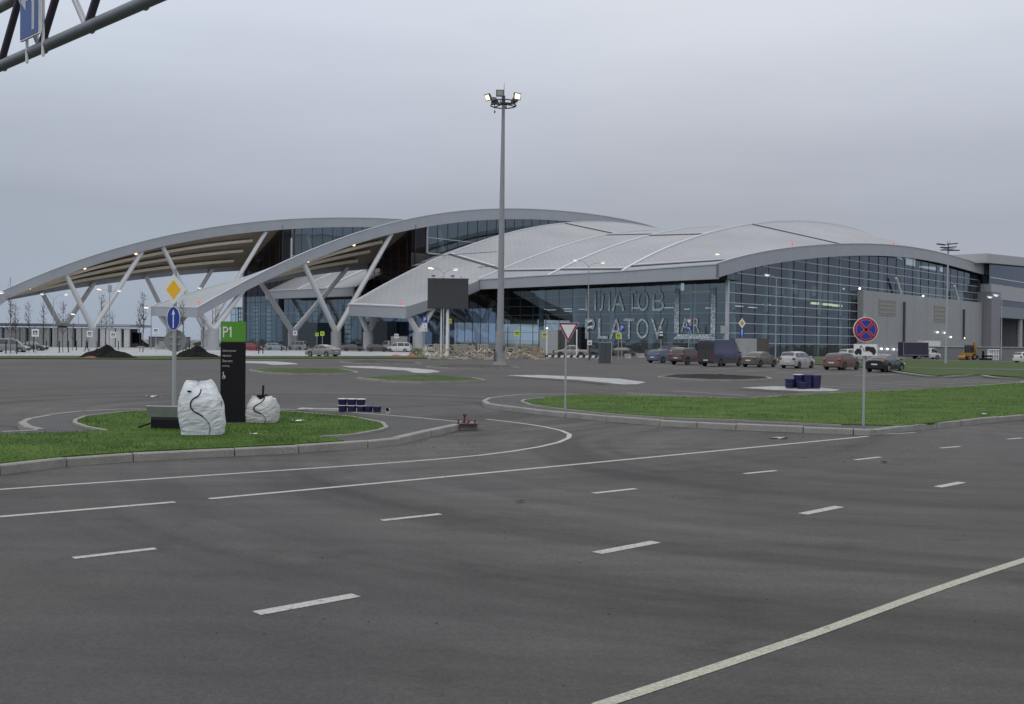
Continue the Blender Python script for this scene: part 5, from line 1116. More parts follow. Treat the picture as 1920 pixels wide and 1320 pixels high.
for px, py, w_, lab in ((1177, 672, .9, 'white concrete block beside the grey cabinet'), (1200, 670.5, 1.3, 'low pale bench-like block left of the maroon minivan')):
    P = G(px, py); t = thing('concrete_block', lab, 'block', P); MB().box((0, 0, .3), (w_, .5, .6)).box((0, 0, .63), (w_*.92, .44, .06)).build('block', slabm, t)
# small stones and litter
mb = MB()
for (x0_, x1_, y0_, y1_, n) in ((560, 900, 815, 850, 60), (900, 1640, 770, 815, 60), (0, 1900, 850, 1300, 55), (1500, 1760, 812, 870, 40), (900, 1300, 700, 760, 25), (100, 500, 735, 765, 12)):
    for _ in range(n):
        P = G(rnd(x0_, x1_), rnd(y0_, y1_), 0); s_ = rnd(.005, .018)*(.6 if y0_ > 840 else 1); mb.ell(P+Vector((0, 0, s_*.3)), (s_, s_*rnd(.6, 1), s_*.5), 6, 4)
tag(mb.build('gravel', M('gravel stone', (.05, .048, .045), .9, 0, .4, 5)), 'scattered small dark stones and grit on the asphalt', 'gravel', None, 'stuff')
for px, py, w_, lab, mm in ((1460, 822.5, .42, 'flat pale broken slab lying near the kerb corner', slabm), (975, 942, .12, 'small dark scrap on the asphalt in mid road', blackm), (1658, 867.5, .16, 'small dark scrap beside the lane dashes at right', blackm), (1843, 777, .35, 'crumpled pale scrap on the right lawn', slabm), (478, 815, .22, 'bright paper scrap on the grass below the totem', lidw), (560, 790, .32, 'thin white strip lying on the grass right of the bags', lidw), (287, 744, .5, 'white strip on the asphalt behind the amber diamond post', lidw), (1124, 785, .12, 'small stone resting against the right kerb', slabm)):
    z = KH+.04 if lab.count('grass') or lab.count('lawn') else 0
    P = G(px, py, z); t = thing('litter', lab, 'litter', P, rnd(0, 1))
    MB().loft([[Vector((x, y, .02+.03*w_*math.sin(9*x/w_+5*y/w_)+rnd(0, .012))) for y in lin(-w_*.22, w_*.22, 4)] for x in lin(-w_/2, w_/2, 8)], False).build('scrap', mm, t)
# ------------------------------------------------------------------ vehicles
carglass = M('car glass', (.022, .026, .030), .08, 0, 0, spec=.8, coat=.3)
dustglass = M('dusty car glass', (.030, .029, .027), .3, 0, .15, 3, spec=.6)
tyrem = M('tyre', (.02, .02, .02), .85, 0, .2, 8); rimm = M('alloy rim', (.42, .43, .45), .35, .7, .05, 3); rimdark = M('dull rim', (.11, .105, .10), .6, .3, .1, 3)
tailm = M('tail lamp', (.22, .010, .014), .25, 0, .05, 3, coat=.5); headm = M('head lamp', (.62, .65, .68), .15, 0, 0, coat=.5); platem = M('number plate', (.62, .62, .60), .5, 0, 0); trimb = M('black trim', (.022, .022, .023), .6, 0, .1, 3)
SH = {
 'sedan': dict(L=4.45, W=1.76, zs=.22, r=.31, wb=(-1.33, 1.28), belt=[(-2.2, .92), (-2.05, 1.02), (-1.55, 1.03), (0, .97), (.95, .98), (1.6, .86), (2.05, .74), (2.22, .62)], roof=[(-1.62, 1.04), (-1.05, 1.34), (-.55, 1.45), (.1, 1.46), (.5, 1.38), (1.12, .96)]),
 'hatch': dict(L=4.2, W=1.78, zs=.22, r=.32, wb=(-1.28, 1.28), belt=[(-2.08, .72), (-2.0, 1.02), (-1.2, 1.03), (0, .98), (.9, .99), (1.6, .87), (1.95, .74), (2.1, .6)], roof=[(-2.0, 1.04), (-1.62, 1.34), (-1.2, 1.46), (0, 1.49), (.45, 1.40), (1.15, .98)]),
 'wagon': dict(L=4.1, W=1.70, zs=.23, r=.29, wb=(-1.22, 1.26), belt=[(-2.03, .80), (-1.99, 1.0), (-1.2, .99), (0, .97), (.9, .98), (1.55, .86), (1.92, .74), (2.05, .6)], roof=[(-1.98, 1.02), (-1.84, 1.38), (-1.6, 1.49), (0, 1.52), (.4, 1.42), (1.05, .99)]),
 'suv': dict(L=4.45, W=1.82, zs=.28, r=.35, wb=(-1.32, 1.32), belt=[(-2.2, .82), (-2.14, 1.12), (-1.2, 1.13), (0, 1.08), (.9, 1.09), (1.7, .98), (2.08, .84), (2.22, .7)], roof=[(-2.12, 1.14), (-1.85, 1.52), (-1.5, 1.66), (0, 1.69), (.45, 1.58), (1.15, 1.09)]),
 'van': dict(L=5.9, W=2.0, zs=.3, r=.36, wb=(-1.65, 1.95), belt=[(-2.94, 1.45), (-2.9, 1.55), (0, 1.50), (1.7, 1.40), (2.2, 1.25), (2.75, 1.05), (2.94, .8)], roof=[(-2.93, 1.6), (-2.88, 2.55), (-2.6, 2.66), (.9, 2.66), (1.4, 2.42), (2.25, 1.28)]),
 'mpv': dict(L=4.9, W=1.9, zs=.26, r=.33, wb=(-1.4, 1.55), belt=[(-2.42, .95), (-2.38, 1.12), (0, 1.10), (1.3, 1.08), (1.8, .98), (2.25, .82), (2.42, .62)], roof=[(-2.4, 1.14), (-2.25, 1.75), (-1.9, 1.88), (.4, 1.90), (.9, 1.72), (1.75, 1.02)]),
 'cab': dict(L=2.6, W=1.95, zs=.35, r=.38, wb=(-3.3, .45), belt=[(-1.28, 1.25), (0, 1.25), (.3, 1.2), (.8, 1.1), (1.22, .95), (1.3, .7)], roof=[(-1.27, 1.3), (-1.2, 2.05), (-.9, 2.18), (-.2, 2.18), (.15, 2.0), (.62, 1.2)]),
 'pick': dict(L=5.1, W=1.82, zs=.34, r=.37, wb=(-1.5, 1.55), belt=[(-2.54, 1.05), (-2.5, 1.12), (-1.0, 1.12), (0, 1.08), (1.05, 1.10), (1.9, 1.0), (2.4, .88), (2.54, .7)], roof=[(-1.0, 1.14), (-.8, 1.62), (-.5, 1.76), (.35, 1.76), (.6, 1.66), (1.2, 1.11)]),
}
def vehicle(kind, P, heading, pm, name, label, cat='car', group=None, rim=None, gl=None, sc=1., van_blank=False, rear_dark=None, detail=True):
    d = SH[kind]; Lh, W = d['L']/2, d['W']; g = gl or carglass
    t = thing(name, label, cat, P, -heading, group); t.scale = (sc, sc, sc)
    ib = lambda y: float(np.interp(y, [p[0] for p in d['belt']], [p[1] for p in d['belt']]))
    ir_ = lambda y: float(np.interp(y, [p[0] for p in d['roof']], [p[1] for p in d['roof']]))
    y0, y1 = d['roof'][0][0], d['roof'][-1][0]; zs, r = d['zs'], d['r']; zr0 = max(p[1] for p in d['roof'])
    hasroof = lambda y: y0 < y < y1
    def top(y): return max(ir_(y), ib(y)+.01) if hasroof(y) else ib(y)+.01
    def hw(y):
        e = abs(y)/Lh; return W/2*(1-.16*max(0, e-.72)**1.5/.28**1.5*(1. if kind not in ('van', 'cab') or y > 0 else .25))
    def wr(y):
        k = (top(y)-ib(y))/max(.01, zr0-1.0); return hw(y)*(.90-.14*min(1, k)) if kind not in ('van', 'cab') else hw(y)*(.93-.06*min(1, k))
    def arch(y):
        z = zs
        for c in d['wb']:
            q = (r+.07)**2-(y-c)**2
            if q > 0: z = max(z, r+math.sqrt(q)*.98)
        return z
    ys = sorted(set([round(-Lh+i*d['L']/56, 3) for i in range(57)]+[y0, y1]+[c+s for c in d['wb'] for s in (-r-.071, r+.071) if abs(c+s) < Lh]))
    rings = []
    for y in ys:
        h, zb, zt, w2, za = hw(y), ib(y), top(y), wr(y), min(arch(y), ib(y)-.08)
        e = max(0, (abs(y)/Lh-.93)/.07); zlo = zs+.10*e
        za = max(za, zlo); R = [(h*.78, zlo), (h*.78, za), (h*.975, za), (h*1.0, max(za+.02, za+(zb-za)*.45)), (h*.985, max(za+.04, zb-.10)), (h*.95, zb), (w2, zt-.03 if hasroof(y) else zt), (w2*.62, zt+.012), (0, zt+.03)]
        ring = [(x, y, z) for x, z in R]+[(-x, y, z) for x, z in R[-2::-1]]
        rings.append([Vector(p) for p in ring])
    MB().loft(rings).build('body', pm, t, 38)
    MB().box((0, 0, zs+.07), (W*.72, d['L']*.9, .12)).build('underbody', blackm, t)
    sgn = lambda v: 1 if v > 0 else -1
    def pt(y, f, side, offn=.014):        # point on the side glass plane between belt and roof
        zb, zt = ib(y), top(y)-.03; xb, xt = hw(y)*.95, wr(y)
        return Vector((side*(xb+(xt-xb)*f+offn), y, zb+(zt-zb)*f))
    # side windows
    ya, yb = y0+.12, y1-.06
    if kind == 'van': spans = [(1.05, 2.1)] if van_blank else [(-2.4, -1.0), (-.85, .6), (1.05, 2.1)]
    elif kind == 'cab': spans = [(-.75, .5)]
    elif kind == 'pick': spans = [(-.78, .12), (.2, 1.08)]
    elif kind == 'mpv': spans = [(-2.2, -1.25), (-1.15, .05), (.15, 1.55)]
    elif kind in ('wagon', 'suv'): spans = [(y0+.24, -1.1), (-1.02, -.05), (.05, yb)]
    else: spans = [(y0+.22, -.12), (-.02, yb-.02)]
    for side in (-1, 1):
        for a, b in spans:
            q = lin(a, b, 8)
            lo = [pt(y, .07, side) for y in q]; hi = [pt(y, .88, side) for y in q]
            f = [(i, i+1, 10+i-1+1 - 1+0, 9+i) for i in range(8)]
            vs = lo+hi; fs = [(i, i+1, 9+i+1, 9+i) if side > 0 else (i, 9+i, 9+i+1, i+1) for i in range(8)]
            MB().add(vs, fs).build('side_window', g, t, 60)
    # windscreen and rear window laid on the sloping roof ends
    def slope_glass(a, b, nm, dy, gg):
        q = lin(a, b, 6); vs = []; fs = []
        for y in q:
            w2 = wr(y)*.93
            for x, dz in ((-w2, -.02), (-w2*.6, .012), (0, .03), (w2*.6, .012), (w2, -.02)): vs.append((x, y+dy*.016, top(y)+dz+.016))
        for i in range(6):
            for j in range(4): k = i*5+j; fs.append((k, k+1, k+6, k+5))
        MB().add(vs, fs).build(nm, gg, t, 60)
    rf = [p for p in d['roof'] if p[1] > zr0-.14]
    slope_glass(y1-.04, rf[-1][0]+.10, 'windscreen', 1, g)
    if kind not in ('van', 'cab'): slope_glass(y0+.05, rf[0][0]-.06 if rf[0][0]-.06 > y0+.1 else rf[0][0]+.02, 'rear_window', -1, g)
    elif kind == 'van':
        MB().box((0, -Lh-.006, 1.45), (W*.90, .02, 1.9)).build('rear_door', rear_dark or pm, t)
        MB().box((0, -Lh-.018, 1.45), (.02, .012, 1.9)).build('door_seam', blackm, t)
        for x in (-.45, .45): MB().box((x, -Lh-.02, 1.95), (.62, .012, .55)).build('rear_window', M('dirty black glass', (.03, .03, .03), .5, 0, .1, 3), t)
    # wheels
    for c in d['wb']:
        for side in (-1, 1):
            x = side*(W/2-.10); o = MB().tube((x-side*.11, c, r), (x+side*.085, c, r), r, r, 22).build('wheel', tyrem, t, 35)
            o2 = MB().tube((x+side*.06, c, r), (x+side*.094, c, r), r*.68, r*.64, 18).build('rim', rim or rimm, o, 35)
            mb = MB()
            for k in range(5): a = k*1.2566; mb.box((x+side*.097, c+.36*r*math.cos(a), r+.36*r*math.sin(a)), (.01, .16*r, .42*r), 0, Matrix.Rotation(a-math.pi/2, 3, 'X'))
            mb.build('spoke_gap', blackm, o)
    # lamps, plates, bumpers, mirrors
    yh, yt = Lh, -Lh
    for side in (-1, 1):
        yy = Lh-.20; MB().ell((side*hw(yy)*.80, yy+.02, ib(yy)-.09), (.20, .17, .085), 12, 8).build('headlight', headm, t, 60)
        if kind == 'van': MB().box((side*(W/2-.07), -Lh-.0, 1.05), (.12, .08, .46)).build('tail_light', tailm, t)
        elif kind == 'cab': pass
        else:
            zz = ib(-Lh+.12)-.13; hh = (.10, .15)[kind in ('wagon', 'suv', 'mpv')]
            MB().ell((side*hw(-Lh+.1)*.84, -Lh+.09, zz), (.17, .13, hh), 12, 8).build('tail_light', tailm, t, 60)
        ym = y1-.28; MB().ell((side*(hw(ym)+.09), ym, ib(ym)+.07), (.11, .07, .075), 10, 6).build('mirror', pm, t, 60)
        if detail:
            mb = MB()
            for yd in ((-.08, y1-.15) if kind != 'van' else (.9, 2.2)):
                mb.box((side*(hw(yd)*1.0+.002), yd, (arch(yd)+ib(yd))/2), (.008, .016, max(.1, ib(yd)-zs-.2)))
            mb.build('door_seam', blackm, t)
            mb = MB()
            for yd in ((-.32, .72) if kind != 'van' else (1.0,)): mb.box((side*(hw(yd)*.99+.012), yd, ib(yd)-.14), (.02, .16, .03))
            mb.build('door_handle', trimb if kind != 'hatch' else pm, t)
    if kind != 'cab':
        MB().box((0, -Lh-.012, zs+.42 if kind not in ('wagon', 'van') else .62), (.5, .02, .11)).build('number_plate', platem, t)
        MB().box((0, -Lh+.05, zs+.17), (W*.82, .2, .16)).build('bumper', trimb if kind in ('van', 'suv') else pm, t)
    MB().box((0, Lh-.06, zs+.17), (W*.78, .2, .18)).build('bumper', trimb, t); MB().box((0, Lh-.02, zs+.36), (W*.42, .06, .10)).build('grille', trimb, t)
    if kind in ('sedan', 'hatch', 'wagon', 'suv') and detail: MB().tube((0, y0+.75, top(y0+.75)+.02), (0, y0+.55, top(y0+.6)+.2), .008, .005, 5).build('aerial', blackm, t)
    return t, d
HU = A_
pb = paint
vehicle('hatch', G(1243, 680.5), HU, pb('dusty blue', (.03, .075, .23), .65), 'parked_car', 'dusty blue hatchback at the left end of the row', 'car', 'cars parked in a row', rimdark, dustglass)
vehicle('suv', G(1289, 683.5), HU, pb('dusty maroon', (.055, .018, .022), .6), 'parked_car', 'dark maroon off-roader with roof rails left of the blue van', 'car', 'cars parked in a row', rimdark, dustglass)
MB().tube((-.62, -1.6, 1.70), (-.62, .3, 1.72), .025, .025, 6).tube((.62, -1.6, 1.70), (.62, .3, 1.72), .025, .025, 6).build('roof_rail', rimm, [o for o in COL.objects if o.get('label', '').startswith('dark maroon')][0])
vehicle('van', G(1352, 686.5), HU, pb('van blue', (.020, .027, .095), .75), 'parked_van', 'tall dark blue panel van with dirty grey rear doors', 'van', None, rimdark, None, .97, True, M('dirty grey door', (.042, .043, .047), .75, 0, .15, 2))
vehicle('sedan', G(1424, 688), HU, pb('mud beige', (.12, .11, .10), .85), 'parked_car', 'mud-covered grey-brown saloon right of the blue van', 'car', 'cars parked in a row', rimdark, dustglass)
vehicle('wagon', G(1495, 690.3), HU, pb('silver white', (.50, .51, .53), .45), 'parked_car', 'pale silver estate car with upright tail', 'car', 'cars parked in a row', rimdark)
vehicle('hatch', G(1578, 693.3), HU, pb('rusty red', (.125, .024, .028), .65), 'parked_car', 'muddy dark red hatchback between the silver estate and the black saloon', 'car', 'cars parked in a row', rimdark, dustglass)
vehicle('sedan', G(1660, 697.2), HU, pb('gloss black', (.009, .009, .012), .06, .15), 'parked_car', 'shiny black saloon with pale wheels at the right end of the row', 'car', 'cars parked in a row')
# the left forecourt row
vehicle('sedan', G(605, 669), math.radians(-58), pb('champagne silver', (.30, .29, .27), .35), 'moving_car', 'silver-beige saloon alone on the asphalt before the forecourt verge', 'car', None, None, None, 1.06)
hd = math.radians(78)
vehicle('wagon', G(517, 657), math.radians(68), pb('pale blue', (.36, .43, .52), .3), 'parked_car', 'small pale blue hatchback right of the black totem', 'car', 'cars by the forecourt')
vehicle('mpv', G(559, 656.5), math.radians(-55), pb('white van', (.55, .55, .55), .3), 'parked_van', 'white minivan showing its rear, left of the column pedestals', 'van')
vehicle('sedan', G(662, 659.2), hd, pb('grey brown', (.085, .072, .075), .4), 'parked_car', 'grey-brown saloon parked just right of the silver-beige one', 'car', 'cars by the forecourt', rimdark)
vehicle('hatch', G(708, 660), hd, pb('dark violet', (.045, .045, .055), .4), 'parked_car', 'dark charcoal car in the middle of the forecourt row', 'car', 'cars by the forecourt', rimdark)
vehicle('mpv', G(748, 660.3), math.radians(-82), pb('white mpv', (.62, .62, .62), .2), 'parked_car', 'white people carrier facing left in the forecourt row', 'car', 'cars by the forecourt')
vehicle('sedan', G(793, 660.5), math.radians(-80), pb('white sedan', (.58, .59, .60), .2), 'parked_car', 'white low saloon at the right end of the forecourt row', 'car', 'cars by the forecourt')
vehicle('sedan', G(638, 655.2), hd, pb('silver far', (.42, .43, .45), .3), 'parked_car', 'silver car mostly hidden behind the grey-brown saloon', 'car', 'cars by the forecourt', None, None, 1., False, None, False)
vehicle('mpv', G(866, 660), math.radians(-80), pb('white van', (.6, .6, .6)), 'parked_van', 'white van hidden behind the timber frames', 'van', None, None, None, 1.1, False, None, False)
vehicle('hatch', G(470, 658), math.radians(70), pb('bright red', (.28, .012, .02), .2), 'parked_car', 'bright red car peeking out right of the black totem', 'car', 'cars by the forecourt')
def box_truck(P, heading, label, boxcol, L_=4.2, h=2.5, w=2.1, cabcol=(.6, .6, .6), sc=1., group=None):
    t, d = vehicle('cab', P, heading, pb('cab%.2f' % cabcol[0], cabcol, .3), 'box_truck', label, 'truck', group, None, None, sc, False, None, False)
    MB().box((0, -1.45-L_/2, .75+h/2), (w, L_, h)).build('cargo_box', boxcol, t)
    MB().box((0, -1.45-L_/2, .6), (.9, L_+.6, .22)).build('chassis', trimb, t)
    mb = MB()
    for x in (-w/2, w/2): mb.box((x, -1.45-.04, .75+h/2), (.06, .06, h)).box((x, -1.45-L_+.04, .75+h/2), (.06, .06, h)).box((x, -1.45-L_/2, .78), (.06, L_, .08)).box((x, -1.45-L_/2, .72+h), (.06, L_, .08))
    mb.build('box_frame', steel, t); return t
whitebox = M('white box', (.58, .60, .60), .5, 0, .05, .5)
box_truck(G(722, 657), math.radians(-86), 'white box truck behind the white people carrier', whitebox, 3.8, 2.5)
P = G(759, 655.5); t = thing('brick_pallet', 'tan stacked pallet of bricks behind the white people carrier', 'pallet', P); MB().box((0, 0, 1.2), (2.6, 1.6, 2.2)).build('brick_stack', M('tan bricks', (.30, .23, .16), .85, 0, .25, 1.5), t); MB().box((0, 0, .06), (2.7, 1.7, .12)).box((0, 0, 2.34), (2.5, 1.5, .1)).build('pallet_board', woodm[2], t)
t, d = vehicle('pick', G(1072, 669.8), math.radians(-78), pb('silver pickup', (.42, .41, .38), .7), 'parked_pickup', 'silver pickup with muddy sides behind the give-way post', 'pickup', None, rimdark)
MB().box((0, -1.78, 1.145), (1.5, 1.3, .06)).build('load_bed', blackm, t)
MB().ell((0, 2.6, .8), (.8, .25, .3), 12, 8).build('covered_nose', M('dark cover', (.02, .024, .035), .6), t, 50)
vehicle('hatch', G(1162, 667), math.radians(-70), pb('dark green', (.03, .035, .03), .5), 'parked_car', 'dark car with a red tail behind the grey cabinet', 'car', 'cars before the lettered glass', rimdark)
vehicle('mpv', G(1250, 667), math.radians(-75), pb('wine minivan', (.10, .03, .04), .4), 'parked_van', 'wine red minivan behind the blue hatchback', 'van')
vehicle('wagon', G(1276, 671), math.radians(35), pb('white wagon', (.55, .56, .57), .3), 'parked_car', 'white estate car hidden behind the maroon off-roader', 'car', 'cars before the lettered glass', None, None, 1.05)
vehicle('hatch', G(1335, 672), math.radians(35), pb('white hatch', (.56, .57, .57), .3), 'parked_car', 'white car mostly hidden behind the blue van', 'car', 'cars before the lettered glass', None, None, 1.05, False, None, False)
vehicle('wagon', G(1600, 676), math.radians(60), pb('white lorry', (.55, .56, .57), .3), 'parked_car', 'white car beyond the lawn under the tow-away plate', 'car', None, None, None, 1.1)
# right-hand lorries, digger
trk = math.radians(84)
box_truck(G(1749, 673.6), trk, 'white lorry with a long dark blue box, by the grey block', M('navy box', (.03, .03, .055), .5, 0, .08, .6), 5.2, 2.55, 2.2, sc=.86)
box_truck(G(1772, 672.3), trk, 'second white lorry with a white box, behind the navy one', whitebox, 3.4, 2.6, 2.2, cabcol=(.62, .62, .62), sc=.98)
vehicle('wagon', G(1928, 681), math.radians(70), pb('white right', (.6, .6, .6), .2), 'parked_car', 'white car cut by the right edge of the picture', 'car')
P = G(1817, 675); t = thing('digger', 'yellow-orange backhoe digger with raised arm on the right lawn edge', 'digger', P, math.radians(28)); t.scale = (.74, .74, .84)
dig = M('digger yellow', (.36, .19, .03), .6, 0, .2, 2); 
MB().box((-.3, 0, 1.05), (2.4, 1.6, .7)).box((-1.3, 0, 1.1), (1.1, 1.1, .6)).build('chassis', dig, t)
for x, r in ((-1.35, .42), (.55, .62)):
    for y in (-.85, .85): o = MB().tube((x, y-.2, r), (x, y+.2, r), r, r, 18).build('wheel', tyrem, t, 35); MB().tube((x, y-.22, r), (x, y-.19, r), r*.5, r*.5, 14).build('rim', dig, o, 35)
mb = MB()
for x in (-.55, .6):
    for y in (-.7, .7): mb.box((x, y, 2.1), (.1, .1, 1.5))
mb.box((0, 0, 2.9), (1.4, 1.6, .12)).build('cab_frame', M('digger dark', (.05, .045, .035), .6), t); MB().box((0.02, 0, 2.1), (1.05, 1.3, 1.35)).build('cab_glass', carglass, t)
MB().box((1.25, 0, 1.9), (.4, .4, 2.), 0, Matrix.Rotation(.25, 3, 'Y')).box((1.75, 0, 2.75), (.35, .35, 1.7), 0, Matrix.Rotation(-.25, 3, 'Y')).box((2.15, 0, 1.6), (.3, .3, 2.4), 0, Matrix.Rotation(.05, 3, 'Y')).build('arm', dig, t)
MB().loft([[Vector((2.2+.45*math.cos(a), y, .55+.4*math.sin(a))) for a in lin(-2.4, .9, 8)] for y in (-.4, .4)], False).build('bucket', M('digger dark', (0, 0, 0)), t)
MB().loft([[Vector((-2.1+.4*math.cos(a), y, .5+.45*math.sin(a))) for a in lin(2.2, 5.2, 8)] for y in (-.95, .95)], False).build('front_bucket', dig, t)
for px, py, nm, lab in ((1853, 677, 'lumber_pile', 'small dark load of building material right of the digger'), (1862, 676, 'storage_cage', 'white barred storage cage right of the digger')):
    P = G(px, py); t = thing(nm, lab, 'site stuff' if nm[0] == 'l' else 'cage', P)
    if nm == 'lumber_pile': MB().box((-.4, 0, .3), (1.6, .8, .3)).box((-.2, 0, .75), (1.3, .7, .25)).box((-.8, 0, .95), (.1, .6, 1.2)).build('load', blackm, t)
    else:
        mb = MB()
        for x in lin(-.7, .7, 5): mb.box((x, 0, .9), (.09, .8, 1.7))
        mb.box((0, 0, 1.75), (1.6, .9, .14)).box((0, 0, .9), (1.6, .85, .1)).build('bars', whitepaint, t)
# far cars, left background
for i, (px, py, hdg, colr, kind, lab) in enumerate(((18, 661, 80, (.20, .21, .22), 'mpv', 'grey van at the far left edge, cut by the picture'), (262, 651, 85, (.02, .025, .035), 'mpv', 'dark van right of the low pavilion'), (376, 648.5, 60, (.05, .055, .06), 'sedan', 'dark car left of the P1 totem, far beyond the soil'), (303, 649.8, 85, (.45, .45, .45), 'wagon', 'pale car behind the crossing sign far left'), (404, 650, 60, (.14, .14, .15), 'hatch', 'grey car touching the totem edge, far away'), (340, 648, 85, (.4, .42, .45), 'hatch', 'small pale car behind the amber diamond post'), (60, 658, 85, (.035, .04, .05), 'sedan', 'dark car behind the two leftmost saplings'))):
    vehicle(kind, G(px, py), math.radians(hdg), pb('far %d' % i, colr, .2), 'parked_car', lab, 'car' if kind != 'mpv' else 'van', 'far cars beyond the saplings', None, None, 1., False, None, False)
P = G(318, 652); t = thing('site_container', 'long low dark site container behind the amber diamond post', 'container', P); MB().box((0, 0, 1.3), (9, 2.4, 2.3)).build('container_body', M('container grey', (.19, .20, .215), .7, 0, .15, .5), t); MB().box((0, 0, 2.5), (9.2, 2.6, .15)).build('roof', mulld, t)
P = G(330, 655); t = thing('block_stack', 'pale low stack of paving blocks left of the back-facing round sign', 'stack', P); MB().box((-1, 0, .55), (6, 1.4, 1.1)).box((1.5, -.2, 1.25), (2.4, 1.2, .4)).box((-2.6, .1, 1.3), (1.6, 1.2, .5)).build('stack_body', slabm, t)
# ------------------------------------------------------------------ saplings with stakes
barkm = M('bark', (.055, .048, .042), .85, 0, .2, 8); leafm = M('dry leaf', (.045, .032, .022), .8, 0, .4, 3)
def sapling_mesh(seed, h, spread, leaves):
    R = random.Random(seed); tb = MB(); cb = MB(); tips = []
    pts = [Vector((0, 0, 0))]
    for i in range(1, 9): pts.append(Vector((R.uniform(-.05, .05), R.uniform(-.05, .05), h*i/8)))
    for i in range(8): tb.tube(pts[i], pts[i+1], .05*(1-i/9)+.007, .05*(1-(i+1)/9)+.007, 7)
    for k in range(26):
        z = h*R.uniform(.28, .9); a = R.uniform(0, 6.28); l = spread*R.uniform(.5, 1.1)*(1-.55*(z/h)); b = Vector((0, 0, z)); prev = b
        for s in range(3):
            q = b+Vector((math.cos(a)*l*(s+1)/3, math.sin(a)*l*(s+1)/3, l*1.5*((s+1)/3)**1.2)); q += Vector((R.uniform(-.06, .06), R.uniform(-.06, .06), 0)); cb.tube(prev, q, .015-.0035*s, .012-.0035*s, 5, False); tips.append((prev+q)/2); tips.append(q); prev = q
            if s: w = q+Vector((R.uniform(-.3, .3), R.uniform(-.3, .3), R.uniform(.1, .4))); cb.tube(q, w, .010, .006, 4, False); tips.append(w)
    lb = MB()
    for _ in range(leaves):
        c = R.choice(tips)+Vector((R.uniform(-.1, .1), R.uniform(-.1, .1), R.uniform(-.1, .1))); s = R.uniform(.05, .11); u_ = Vector((R.uniform(-1, 1), R.uniform(-1, 1), R.uniform(-1, 1))).normalized(); v_ = u_.orthogonal().normalized()
        lb.add([c-u_*s, c+v_*s*.6, c+u_*s, c-v_*s*.6], [(0, 1, 2, 3)])
    return tb, cb, lb
protos = []
for i, (h, sp, lv) in enumerate(((8.2, 1.2, 230), (6.6, .9, 90), (7.4, 1.0, 160), (5.6, .7, 40))):
    t = thing('sapling', '', 'tree', (0, 0, 0), 0, 'young trees staked in the forecourt'); a, b, c = sapling_mesh(20+i, h, sp, lv)
    a.build('trunk', barkm, t, 40); o = b.build('crown', barkm, t); c.build('leaves', leafm, o); protos.append((t, h))
spots = [(20, 663.5, 0, 552, 'leafiest sapling at the far left'), (29, 661, 2, 570, 'sapling just right of the leafiest one'), (54, 659.5, 1, 563, 'thin sapling second clump from the left'), (81, 655, 3, 563, 'bare thin sapling below the arch tip'), (118, 661.5, 0, 562, 'leafy sapling before the splayed column'), (136, 657.5, 3, 600, 'small bare sapling behind the leafy one'), (190, 650, 1, 548, 'left sapling of the pair rising above the taller soil heap'), (199, 650, 2, 578, 'middle sapling above the taller soil heap'), (210, 650, 3, 582, 'right sapling above the taller soil heap'), (262, 660, 0, 566, 'left sapling of the pair left of the amber diamond'), (268, 661, 2, 548, 'right sapling of the pair left of the amber diamond'), (343, 660, 1, 560, 'sapling just right of the amber diamond'), (381, 657, 3, 592, 'thin sapling between diamond and totem'), (404, 656, 1, 566, 'sapling next to the left edge of the totem'), (648, 655, 3, 622, 'short thin sapling beside the pedestal')]
first = set()
for px, py, pi, ytop, lab in spots:
    src, h = protos[pi]
    t = src if pi not in first else copy_tree(src); first.add(pi)
    P = G(px, py); t.location = P; k = (hgt(px, ytop, P))/h; t.scale = (k*1.05, k*1.05, k); t.rotation_euler.z = rnd(0, 6.28); t['label'] = lab
stk = None
stake_px = [(11, 664), (31.5, 664.5), (47.5, 660), (63, 661), (87, 657), (111, 662), (128, 661.5), (143, 658), (182, 655), (198, 652), (222, 656), (355, 659), (375, 656), (389, 655), (395, 656), (537, 659.5), (528, 659), (485, 664), (493, 664), (447, 662)]
for i, (px, py) in enumerate(stake_px):
    P = G(px, py); top = 640 if px < 400 else 648
    if stk is None:
        stk = thing('stake', 'thin dark stake among the saplings and cars', 'stake', (0, 0, 0), 0, 'dark stakes on the forecourt'); MB().tube((0, 0, -.1), (0, 0, 1.), .075, .07, 7).build('pole', blackm, stk, 40); MB().tube((0, 0, .94), (0, 0, 1.02), .09, .09, 7).build('cap', trimb, stk); t = stk
    else: t = copy_tree(stk)
    t.location = P; t.scale = (1, 1, max(.8, hgt(px, top, P)))
    t['label'] = 'thin dark stake among the saplings on the pale pavement' if px < 420 else 'short dark stake by the forecourt cars'
    t['group'] = 'dark stakes among the saplings' if px < 420 else 'dark stakes by the forecourt cars'
# brown bush by the totem, weeds
def shrub(px, py, w, h, n, col, label, cat='shrub'):
    P = G(px, py, .05); t = thing('shrub', label, cat, P); mb = MB(); tb = MB()
    for _ in range(8):
        a = rnd(0, 6.28); tb.tube((0, 0, 0), (math.cos(a)*w*.35, math.sin(a)*w*.3, h*rnd(.5, .95)), .03, .01, 5)
    for _ in range(n):
        a, r_, z = rnd(0, 6.28), math.sqrt(random.random())*w/2, random.random(); c = Vector((r_*math.cos(a)*(1-.5*z), r_*math.sin(a)*(1-.5*z), h*z*(1-.3*r_/w))); s = rnd(.05, .13); u_ = Vector((rnd(-1, 1), rnd(-1, 1), rnd(-1, 1))).normalized(); v_ = u_.orthogonal(); mb.add([c-u_*s, c+v_*s*.5, c+u_*s, c-v_*s*.5], [(0, 1, 2, 3)])
    tb.build('stem', barkm, t); mb.build('foliage', col, t)
brownleaf = M('brown leaf', (.085, .06, .04), .8, 0, .4, 3)
